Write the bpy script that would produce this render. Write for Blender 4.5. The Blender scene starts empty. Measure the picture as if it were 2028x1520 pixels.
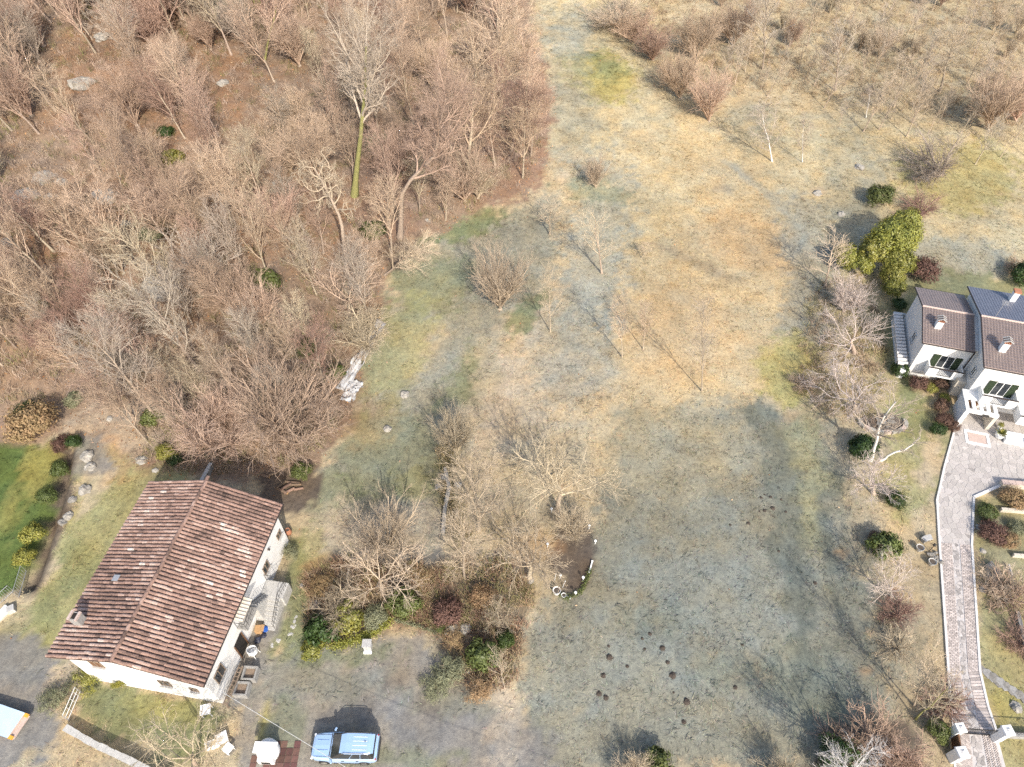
import bpy, math, random
import numpy as np
from mathutils import Vector, Matrix
R = math.radians
random.seed(7); RNG = np.random.default_rng(7)
S = bpy.context.scene
COL = S.collection
# ---------------------------------------------------------------- camera, sky, sun, exposure
CH, PITCH, F = 52.0, R(48.7), 1407.0
cam_d = bpy.data.cameras.new('camera'); cam = bpy.data.objects.new('camera', cam_d); COL.objects.link(cam)
cam.location = (0, 0, CH); cam.rotation_euler = (R(90) - PITCH, 0, 0)
cam_d.sensor_fit = 'HORIZONTAL'; cam_d.angle = 2 * math.atan(1014 / F); cam_d.clip_end = 6000; cam_d.clip_start = .5
S.camera = cam
SUN_EL, SUN_AZ = R(37), R(19)          # shadows fall this far left of +Y
sd = Vector((math.sin(-SUN_AZ) * math.cos(SUN_EL), math.cos(SUN_AZ) * math.cos(SUN_EL), -math.sin(SUN_EL)))   # light travels this way
W = bpy.data.worlds.new('World'); S.world = W; W.use_nodes = True
wn = W.node_tree; wn.nodes.clear()
sky = wn.nodes.new('ShaderNodeTexSky'); sky.sky_type = 'NISHITA'; sky.sun_disc = False
sky.sun_elevation = SUN_EL; sky.sun_rotation = math.atan2(-sd.x, -sd.y); sky.air_density = 1.0; sky.dust_density = 2.5
bg = wn.nodes.new('ShaderNodeBackground'); bg.inputs[1].default_value = 0.15
wo = wn.nodes.new('ShaderNodeOutputWorld')
wn.links.new(sky.outputs[0], bg.inputs[0]); wn.links.new(bg.outputs[0], wo.inputs[0])
sun_d = bpy.data.lights.new('sun', 'SUN'); sun_d.energy = 2.9; sun_d.angle = R(0.6); sun_d.color = (1, .93, .83)
sun = bpy.data.objects.new('sun', sun_d); COL.objects.link(sun); sun.location = (0, -60, 90)
sun.rotation_euler = sd.to_track_quat('-Z', 'Y').to_euler()
vs = S.view_settings; vs.view_transform = 'Standard'; vs.look = 'None'; vs.exposure = 0.82; vs.gamma = 1; vs.use_curve_mapping = False
S.cycles.use_denoising = False; S.cycles.max_bounces = 5; S.cycles.diffuse_bounces = 3; S.cycles.transparent_max_bounces = 4

# ---------------------------------------------------------------- the lie of the land
def vn(x, y, seed=0.):
    xi = np.floor(x); yi = np.floor(y); fx = x - xi; fy = y - yi
    fx = fx * fx * (3 - 2 * fx); fy = fy * fy * (3 - 2 * fy)
    def h(a, b):
        v = np.sin(a * 127.1 + b * 311.7 + seed * 74.7) * 43758.5453
        return v - np.floor(v)
    return (h(xi, yi) * (1 - fx) + h(xi + 1, yi) * fx) * (1 - fy) + (h(xi, yi + 1) * (1 - fx) + h(xi + 1, yi + 1) * fx) * fy
def fbm(x, y, seed=0., o=4):
    s = 0; a = .5; t = 0
    for i in range(o):
        s = s + a * vn(x, y, seed + i * 3.1); t += a; x = x * 2.03; y = y * 2.03; a *= .55
    return s / t
def softp(u, w): return w * np.log1p(np.exp(np.clip(u / w, -40, 40)))
DRAIN = [(-39.2, 37.6), (-38.1, 32.8), (-37.6, 28.4), (-37.3, 24.5)]
def height(X, Y):
    X = np.asarray(X, float); Y = np.asarray(Y, float)
    hill = .12 * softp(-.75 * X + .66 * Y - 40, 7.)
    hill = hill + .035 * softp(Y - 78, 6.)
    rough = np.clip(hill / 3, 0, 1) * .9 * (fbm(X * .16, Y * .16, 5.) - .5) * 1.6
    dr = np.full(np.broadcast(X, Y).shape, 1e9)
    for (ax, ay), (bx, by) in zip(DRAIN[:-1], DRAIN[1:]):      # the drain below the lawn
        ex, ey = bx - ax, by - ay; t = np.clip(((X - ax) * ex + (Y - ay) * ey) / (ex * ex + ey * ey), 0, 1); dr = np.minimum(dr, np.hypot(X - ax - t * ex, Y - ay - t * ey))
    return hill + rough - 1.1 * np.exp(-(dr / .62) ** 4) + .07 * (fbm(X * .7, Y * .7, 2.) - 1)
def project(X, Y, Z):
    z = Z - CH
    d = Y * math.cos(PITCH) - z * math.sin(PITCH); d = np.where(np.abs(d) < 1e-3, 1e-3, d)
    u = Y * math.sin(PITCH) + z * math.cos(PITCH)
    return 1012 + F * X / d, 760 - F * u / d, d
def ray(px, py):
    a = (px - 1012) / F; b = (760 - py) / F
    return a, math.cos(PITCH) + b * math.sin(PITCH), -math.sin(PITCH) + b * math.cos(PITCH)
def U(px, py, z=0.):                      # point of the photograph -> point of the place at height z
    dx, dy, dz = ray(px, py); t = (z - CH) / dz
    return Vector((t * dx, t * dy, z))
def G(px, py, up=0.):                     # ... -> point on the ground
    z = 0.
    for i in range(30):
        p = U(px, py, z); z = .5 * z + .5 * float(height(p.x, p.y))
    p = U(px, py, z); return Vector((p.x, p.y, float(height(p.x, p.y)) + up))
def gz(x, y): return float(height(x, y))

# ---------------------------------------------------------------- mesh helpers
def np_mesh(name, V, Q, col=None):
    V = np.asarray(V, np.float32).reshape(-1, 3); Q = np.asarray(Q, np.int32); k = Q.shape[1]
    m = bpy.data.meshes.new(name)
    m.vertices.add(len(V)); m.vertices.foreach_set('co', V.ravel())
    m.loops.add(Q.size); m.loops.foreach_set('vertex_index', Q.ravel())
    m.polygons.add(len(Q)); m.polygons.foreach_set('loop_start', np.arange(0, Q.size, k, dtype=np.int32))
    try: m.polygons.foreach_set('loop_total', np.full(len(Q), k, np.int32))
    except Exception: pass
    m.update(calc_edges=True)
    if col is not None:
        a = m.color_attributes.new('Col', 'FLOAT_COLOR', 'POINT')
        c = np.ones((len(V), 4), np.float32); c[:, :3] = col; a.data.foreach_set('color', c.ravel())
    return m
def link(name, mesh, mat=None, parent=None, loc=None):
    o = bpy.data.objects.new(name, mesh); COL.objects.link(o)
    if mat is not None and mesh is not None and not mesh.materials: mesh.materials.append(mat)
    if parent is not None: o.parent = parent
    if loc is not None: o.location = loc
    return o
def tag(o, label=None, cat=None, group=None, kind=None):
    if label: o['label'] = label
    if cat: o['category'] = cat
    if group: o['group'] = group
    if kind: o['kind'] = kind
    return o
def thing(name, label, cat, loc=(0, 0, 0), rz=0., group=None):
    o = bpy.data.objects.new(name, None); COL.objects.link(o); o.empty_display_size = .3
    o.location = loc; o.rotation_euler = (0, 0, rz)
    return tag(o, label, cat, group)
class MB:
    def __init__(s): s.v = []; s.f = []
    def add(s, v, f):
        n = len(s.v); s.v += [tuple(p) for p in v]; s.f += [tuple(i + n for i in q) for q in f]; return s
    def box(s, c, size, rz=0., rx=0., ry=0., taper=1.):
        x, y, z = (size[0] / 2, size[1] / 2, size[2] / 2)
        M = Matrix.Translation(c) @ Matrix.Rotation(rz, 4, 'Z') @ Matrix.Rotation(ry, 4, 'Y') @ Matrix.Rotation(rx, 4, 'X')
        v = [M @ Vector((a * x * (taper if e > 0 else 1), b * y * (taper if e > 0 else 1), e * z)) for e in (-1, 1) for a, b in ((-1, -1), (1, -1), (1, 1), (-1, 1))]
        return s.add(v, [(3, 2, 1, 0), (4, 5, 6, 7), (0, 1, 5, 4), (1, 2, 6, 5), (2, 3, 7, 6), (3, 0, 4, 7)])
    def prism(s, poly, z0, z1):
        n = len(poly); a = sum(poly[i][0] * poly[(i + 1) % n][1] - poly[(i + 1) % n][0] * poly[i][1] for i in range(n))
        if a < 0: poly = poly[::-1]
        v = [(x, y, z0) for x, y in poly] + [(x, y, z1) for x, y in poly]
        return s.add(v, [tuple(range(n))[::-1], tuple(range(n, 2 * n))] + [(i, (i + 1) % n, n + (i + 1) % n, n + i) for i in range(n)])
    def solid(s, face, d):                # a planar face given thickness along d
        n = len(face); d = Vector(d)
        v = [Vector(p) for p in face] + [Vector(p) + d for p in face]
        return s.add(v, [tuple(range(n))[::-1], tuple(range(n, 2 * n))] + [(i, (i + 1) % n, n + (i + 1) % n, n + i) for i in range(n)])
    def tube(s, pts, r, k=6, cap=True):
        pts = [Vector(p) for p in pts]; n = len(pts); v = []
        rr = r if hasattr(r, '__len__') else [r] * n
        for i, p in enumerate(pts):
            t = (pts[min(i + 1, n - 1)] - pts[max(i - 1, 0)]).normalized()
            a = t.cross(Vector((.31, .52, .79)) if abs(t.dot(Vector((.31, .52, .79)))) < .95 else Vector((1, 0, 0))).normalized(); b = t.cross(a)
            v += [p + (a * math.cos(j * 2 * math.pi / k) + b * math.sin(j * 2 * math.pi / k)) * rr[i] for j in range(k)]
        f = [(i * k + j, i * k + (j + 1) % k, (i + 1) * k + (j + 1) % k, (i + 1) * k + j) for i in range(n - 1) for j in range(k)]
        if cap: f += [tuple(range(k))[::-1], tuple((n - 1) * k + j for j in range(k))]
        return s.add(v, f)
    def lathe(s, prof, c=(0, 0, 0), k=14, sx=1., sy=1.):
        v = [(c[0] + r * sx * math.cos(j * 2 * math.pi / k), c[1] + r * sy * math.sin(j * 2 * math.pi / k), c[2] + z) for r, z in prof for j in range(k)]
        n = len(prof)
        f = [(i * k + j, i * k + (j + 1) % k, (i + 1) * k + (j + 1) % k, (i + 1) * k + j) for i in range(n - 1) for j in range(k)]
        f += [tuple(range(k))[::-1], tuple((n - 1) * k + j for j in range(k))]
        return s.add(v, f)
    def build(s, name, mat, parent=None, loc=None, smooth=False, bevel=0.):
        m = bpy.data.meshes.new(name); m.from_pydata(s.v, [], s.f); m.update()
        if smooth: m.polygons.foreach_set('use_smooth', [True] * len(m.polygons))
        o = link(name, m, mat, parent, loc)
        if bevel:
            b = o.modifiers.new('bevel', 'BEVEL'); b.width = bevel; b.segments = 2; b.limit_method = 'ANGLE'
        return o

# ---------------------------------------------------------------- materials
def mat(name, c1, c2=None, scale=4., rough=.85, rnd=0., attr=None, bump=0., bscale=None, metal=0., coat=0., spec=.25, detail=5, trans=0., gen='Object', contrast=(.3, .7), turf=0., nrough=.65):
    m = bpy.data.materials.new(name); m.use_nodes = True; t = m.node_tree; N = t.nodes; Lk = t.links
    b = N['Principled BSDF']; b.inputs['Roughness'].default_value = rough; b.inputs['Metallic'].default_value = metal
    b.inputs['Specular IOR Level'].default_value = spec; b.inputs['Coat Weight'].default_value = coat
    tc = N.new('ShaderNodeTexCoord'); nz = N.new('ShaderNodeTexNoise'); nz.inputs['Scale'].default_value = scale; nz.inputs['Detail'].default_value = detail
    nz.inputs['Roughness'].default_value = nrough
    Lk.new(tc.outputs[gen], nz.inputs['Vector'])
    mr = N.new('ShaderNodeMapRange'); mr.inputs[1].default_value, mr.inputs[2].default_value = contrast
    Lk.new(nz.outputs['Fac'], mr.inputs[0])
    mx = N.new('ShaderNodeMix'); mx.data_type = 'RGBA'
    Lk.new(mr.outputs[0], mx.inputs[0])
    if attr:
        at = N.new('ShaderNodeAttribute'); at.attribute_name = 'Col'; at.attribute_type = 'GEOMETRY'
        for i, k in ((6, c1), (7, c2)):
            mu = N.new('ShaderNodeMix'); mu.data_type = 'RGBA'; mu.blend_type = 'MULTIPLY'; mu.inputs[0].default_value = 1
            Lk.new(at.outputs['Color'], mu.inputs[6]); mu.inputs[7].default_value = (*k, 1); Lk.new(mu.outputs[2], mx.inputs[i])
    else:
        mx.inputs[6].default_value = (*c1, 1); mx.inputs[7].default_value = (*(c2 or tuple(x * .75 for x in c1)), 1)
    out = mx.outputs[2]
    if rnd:
        oi = N.new('ShaderNodeObjectInfo'); hs = N.new('ShaderNodeHueSaturation')
        m1 = N.new('ShaderNodeMapRange'); m1.inputs[3].default_value = 1 - rnd; m1.inputs[4].default_value = 1 + rnd
        Lk.new(oi.outputs['Random'], m1.inputs[0]); Lk.new(m1.outputs[0], hs.inputs['Value'])
        m2 = N.new('ShaderNodeMath'); m2.operation = 'MULTIPLY'; m2.inputs[1].default_value = 7.31; Lk.new(oi.outputs['Random'], m2.inputs[0])
        m3 = N.new('ShaderNodeMath'); m3.operation = 'FRACT'; Lk.new(m2.outputs[0], m3.inputs[0])
        m4 = N.new('ShaderNodeMapRange'); m4.inputs[3].default_value = .5 - rnd * .06; m4.inputs[4].default_value = .5 + rnd * .06
        Lk.new(m3.outputs[0], m4.inputs[0]); Lk.new(m4.outputs[0], hs.inputs['Hue'])
        Lk.new(out, hs.inputs['Color']); out = hs.outputs[0]
    Lk.new(out, b.inputs['Base Color'])
    if bump:
        n2 = N.new('ShaderNodeTexNoise'); n2.inputs['Scale'].default_value = bscale or scale * 4; n2.inputs['Detail'].default_value = 4
        Lk.new(tc.outputs[gen], n2.inputs['Vector'])
        bp = N.new('ShaderNodeBump'); bp.inputs['Strength'].default_value = bump; bp.inputs['Distance'].default_value = .06
        Lk.new(n2.outputs['Fac'], bp.inputs['Height']); Lk.new(bp.outputs[0], b.inputs['Normal'])
    if turf:
        ge = N.new('ShaderNodeNewGeometry'); vm = N.new('ShaderNodeVectorMath'); vm.operation = 'SCALE'; vm.inputs['Scale'].default_value = 1 - turf; Lk.new(ge.outputs['True Normal'], vm.inputs[0])
        va = N.new('ShaderNodeVectorMath'); va.operation = 'ADD'; va.inputs[1].default_value = (0, 0, turf); Lk.new(vm.outputs[0], va.inputs[0])
        vn_ = N.new('ShaderNodeVectorMath'); vn_.operation = 'NORMALIZE'; Lk.new(va.outputs[0], vn_.inputs[0]); Lk.new(vn_.outputs[0], b.inputs['Normal'])
    if trans:
        tl = N.new('ShaderNodeBsdfTranslucent'); Lk.new(out, tl.inputs['Color'])
        ms = N.new('ShaderNodeMixShader'); ms.inputs[0].default_value = trans
        Lk.new(b.outputs[0], ms.inputs[1]); Lk.new(tl.outputs[0], ms.inputs[2]); Lk.new(ms.outputs[0], N['Material Output'].inputs[0])
    return m
M = {}
M['ground'] = mat('ground', (.66, .66, .69), (1.32, 1.3, 1.24), 2.6, .95, attr=True, bump=.5, bscale=14., spec=.05, detail=12, contrast=(.36, .64), nrough=.82)
M['grass'] = mat('grass', (.8, .8, .8), (1.15, 1.13, 1.1), .6, .8, attr=True, spec=.05)
M['leaf_litter'] = mat('leaf_litter', (.85, .85, .85), (1.15, 1.12, 1.1), .6, .8, attr=True, spec=.1)
M['asphalt'] = mat('asphalt', (.1, .1, .105), (.17, .168, .165), .5, .9, bump=.3, bscale=60, spec=.2, detail=9)
M['gravel'] = mat('gravel', (.2, .19, .18), (.34, .32, .3), 3, .95, bump=.6, bscale=50, detail=9)
M['plaster'] = mat('plaster', (.8, .79, .77), (.7, .68, .64), .9, .9, bump=.08, bscale=30)
M['white'] = mat('white_paint', (.82, .82, .8), (.74, .74, .72), 3, .7)
M['white_plastic'] = mat('white_plastic', (.8, .8, .8), (.7, .7, .68), 6, .45)
M['kerb'] = mat('pale_kerb', (.72, .7, .67), (.55, .53, .5), 2.5, .9)
M['mortar'] = mat('mortar', (.56, .53, .5), (.45, .42, .4), 3, .95)
M['paving'] = mat('porphyry_paving', (.38, .35, .325), (.5, .46, .42), 6, .8, rnd=.11)
M['paving_rest'] = mat('porphyry_paving_rest', (.75, .75, .75), (1.2, 1.2, 1.2), 6, .8, attr=True)
M['concrete'] = mat('concrete', (.36, .35, .33), (.24, .23, .21), 5, .95, bump=.3, bscale=40)
M['concrete_pale'] = mat('pale_concrete', (.5, .49, .46), (.36, .35, .33), 5, .95, bump=.3, bscale=40)
M['stone'] = mat('limestone', (.43, .4, .345), (.2, .185, .16), 2.2, .95, bump=.9, bscale=5, detail=9)
M['stone_dark'] = mat('grey_stone', (.3, .28, .25), (.16, .15, .13), 3, .95, bump=.7, bscale=9)
M['soil'] = mat('dark_soil', (.075, .062, .05), (.14, .115, .095), 5, 1., bump=1., bscale=14, spec=.05)
M['iron'] = mat('black_iron', (.03, .03, .03), (.06, .055, .05), 20, .6)
M['galv'] = mat('galvanised_steel', (.5, .5, .5), (.36, .36, .36), 12, .5, metal=.4)
M['wood'] = mat('weathered_wood', (.3, .23, .17), (.2, .15, .11), 6, .9)
M['timber'] = mat('brown_timber', (.2, .11, .06), (.13, .07, .04), 6, .7)
M['log'] = mat('cut_log', (.25, .17, .12), (.15, .1, .07), 6, .9, rnd=.3)
M['terracotta'] = mat('terracotta', (.45, .2, .11), (.33, .15, .09), 6, .85)
M['glass'] = mat('dark_glass', (.025, .03, .035), (.04, .045, .05), 3, .08, spec=.6)
M['opening'] = mat('dark_interior', (.02, .018, .016), (.035, .03, .027), 5, .9)
M['shutter'] = mat('green_shutter', (.025, .04, .022), (.04, .055, .03), 9, .55)
M['gutter'] = mat('dark_gutter', (.05, .04, .04), (.08, .065, .06), 9, .5, metal=.3)
M['roof_deck'] = mat('roof_deck', (.085, .06, .05), (.15, .105, .085), 5, .95)
M['bark'] = mat('bark', (.44, .36, .27), (.28, .22, .165), 5, .95, rnd=.25, bump=.6, bscale=22)
M['bark_ivy'] = mat('mossy_bark', (.31, .3, .11), (.2, .19, .08), 3, .95, bump=.6, bscale=18)
M['birch'] = mat('birch_bark', (.78, .75, .7), (.5, .46, .4), 3.5, .8)
M['twig_pink'] = mat('pink_brown_twigs', (.55, .41, .305), (.42, .305, .22), 1.2, .9, rnd=.2)
M['twig_brown'] = mat('brown_twigs', (.5, .365, .265), (.38, .27, .195), 1.2, .9, rnd=.22)
M['twig_tan'] = mat('tan_twigs', (.56, .46, .33), (.42, .34, .24), 1.2, .9, rnd=.15)
M['twig_grey'] = mat('pale_grey_twigs', (.5, .42, .335), (.36, .3, .235), 1.2, .9, rnd=.12)
M['twig_red'] = mat('reddish_twigs', (.38, .25, .19), (.29, .185, .14), 1.2, .9, rnd=.15)
M['twig_pale'] = mat('pale_pink_twigs', (.66, .56, .49), (.5, .42, .36), 1.2, .9, rnd=.08)
M['twig_white'] = mat('chalky_twigs', (.7, .67, .64), (.55, .52, .5), 1.2, .9)
M['leaf_yellow'] = mat('yellow_green_leaves', (.36, .33, .07), (.17, .19, .04), 2.5, .45, rnd=.18, spec=.5, trans=.2)
M['leaf_green'] = mat('dark_green_leaves', (.07, .11, .025), (.03, .055, .015), 2.5, .5, rnd=.2, spec=.4, trans=.15)
M['leaf_mid'] = mat('mid_green_leaves', (.16, .19, .055), (.08, .1, .03), 2.5, .5, rnd=.2, spec=.4, trans=.2)
M['leaf_olive'] = mat('grey_olive_leaves', (.3, .3, .18), (.19, .2, .12), 2.5, .7, rnd=.1, trans=.2)
M['leaf_red'] = mat('russet_leaves', (.21, .125, .09), (.13, .08, .06), 2.5, .7, rnd=.2, trans=.2)
M['leaf_tan'] = mat('faded_tan_leaves', (.42, .27, .15), (.26, .2, .1), 2.5, .8, rnd=.12, trans=.2)
M['straw'] = mat('dry_straw', (.5, .36, .2), (.36, .24, .13), 2.5, .9, rnd=.1, trans=.2)
M['plastic_sheet'] = mat('torn_plastic_sheet', (.62, .62, .61), (.3, .285, .27), 1.1, .35, spec=.5)
M['sky_sheen_paint'] = mat('sky_tinted_paint', (.38, .54, .76), (.36, .52, .74), 3, .28, metal=.15, coat=.6, spec=.5)  # reflected sky painted as blue into the silver car's base colour
M['chrome'] = mat('bright_trim', (.75, .75, .75), (.7, .7, .7), 3, .2, metal=.9)
M['tyre'] = mat('tyre_rubber', (.02, .02, .02), (.03, .03, .03), 9, .85)
M['lamp_clear'] = mat('clear_lamp', (.7, .72, .75), (.6, .62, .65), 9, .1, spec=.6)
M['lamp_red'] = mat('red_lamp', (.4, .02, .02), (.3, .01, .01), 9, .2, spec=.5)
M['tarp_blue'] = mat('pale_blue_cover', (.5, .64, .76), (.44, .57, .7), 1.2, .6)
M['orange'] = mat('orange_paint', (.8, .42, .06), (.6, .3, .05), 6, .6)
M['pink_board'] = mat('faded_pink_board', (.55, .43, .37), (.45, .35, .3), 4, .8)
M['blue_bag'] = mat('blue_plastic', (.03, .12, .42), (.02, .07, .3), 4, .4)
M['dark_bag'] = mat('dark_plastic', (.025, .03, .05), (.05, .05, .07), 5, .35, spec=.5)
M['cardboard'] = mat('cardboard', (.45, .28, .14), (.38, .23, .11), 4, .9)
M['red_pave'] = mat('red_brick_paving', (.16, .08, .065), (.1, .06, .052), 5, .95, rnd=.3)
M['cable'] = mat('pale_cable', (.65, .64, .6), (.55, .54, .5), 4, .7)
M['hot_tile'] = mat('weathered_brown_tile', (.27, .21, .185), (.19, .15, .135), 3, .38, spec=.8)
M['house_tile_glint'] = mat('tile_edge_glint', (.5, .4, .35), (.4, .31, .27), 5, .9)  # pale deck in the gaps paints the glints of the tile edges
M['tint_grey'] = mat('dark_slate_tile', (.075, .065, .075), (.05, .045, .05), 3, .45, spec=.5)
M['back_slope_tile'] = mat('blue_grey_tile', (.17, .185, .23), (.12, .13, .165), 3, .4, spec=.7)  # blue-grey tone for one back slope only, the other slopes are brown
M['buff'] = mat('buff_render', (.6, .54, .45), (.5, .45, .37), 2, .9)
# ---------------------------------------------------------------- colours of the ground (what grows or lies there, and the shade painted on it)
C = dict(straw=(.42, .355, .22), tan=(.42, .335, .2), grey=(.19, .195, .158), green=(.145, .165, .08), lawn=(.09, .125, .04), ylawn=(.23, .21, .07),
         leaf=(.235, .145, .09), wood=(.235, .17, .12), soil=(.1, .08, .065), gravel=(.18, .178, .172), red=(.235, .158, .115), olive=(.25, .24, .11),
         rust=(.37, .22, .11), frost=(.235, .245, .21), teal=(.165, .19, .155), buff=(.42, .34, .24), dry=(.38, .31, .2), mud=(.13, .12, .11), ygrass=(.33, .29, .1), shaded=(.13, .14, .115))
def ell(x, y, rx, ry, rot=0): return ('e', x, y, rx, ry, R(rot))
def pol(*p): return ('p', np.array(p, float))
WOOD = [(-3000, -838), (1090, -838), (1075, -100), (1055, 50), (1088, 180), (1085, 290), (1050, 365), (960, 415), (880, 455), (800, 500), (760, 560), (745, 640), (722, 740), (690, 830), (610, 925), (500, 945), (360, 945), (250, 915), (160, 880), (60, 845), (-3000, 850)]
DRIVE_PX = [(1884, 840), (1862, 925), (1848, 992), (1852, 1075), (1860, 1190), (1870, 1335), (1876, 1445), (1884, 1560), (2006, 1560), (1976, 1447), (1944, 1330), (1934, 1200), (1926, 1080), (1930, 990), (1978, 968), (2120, 980), (2120, 770), (1900, 770)]
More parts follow.
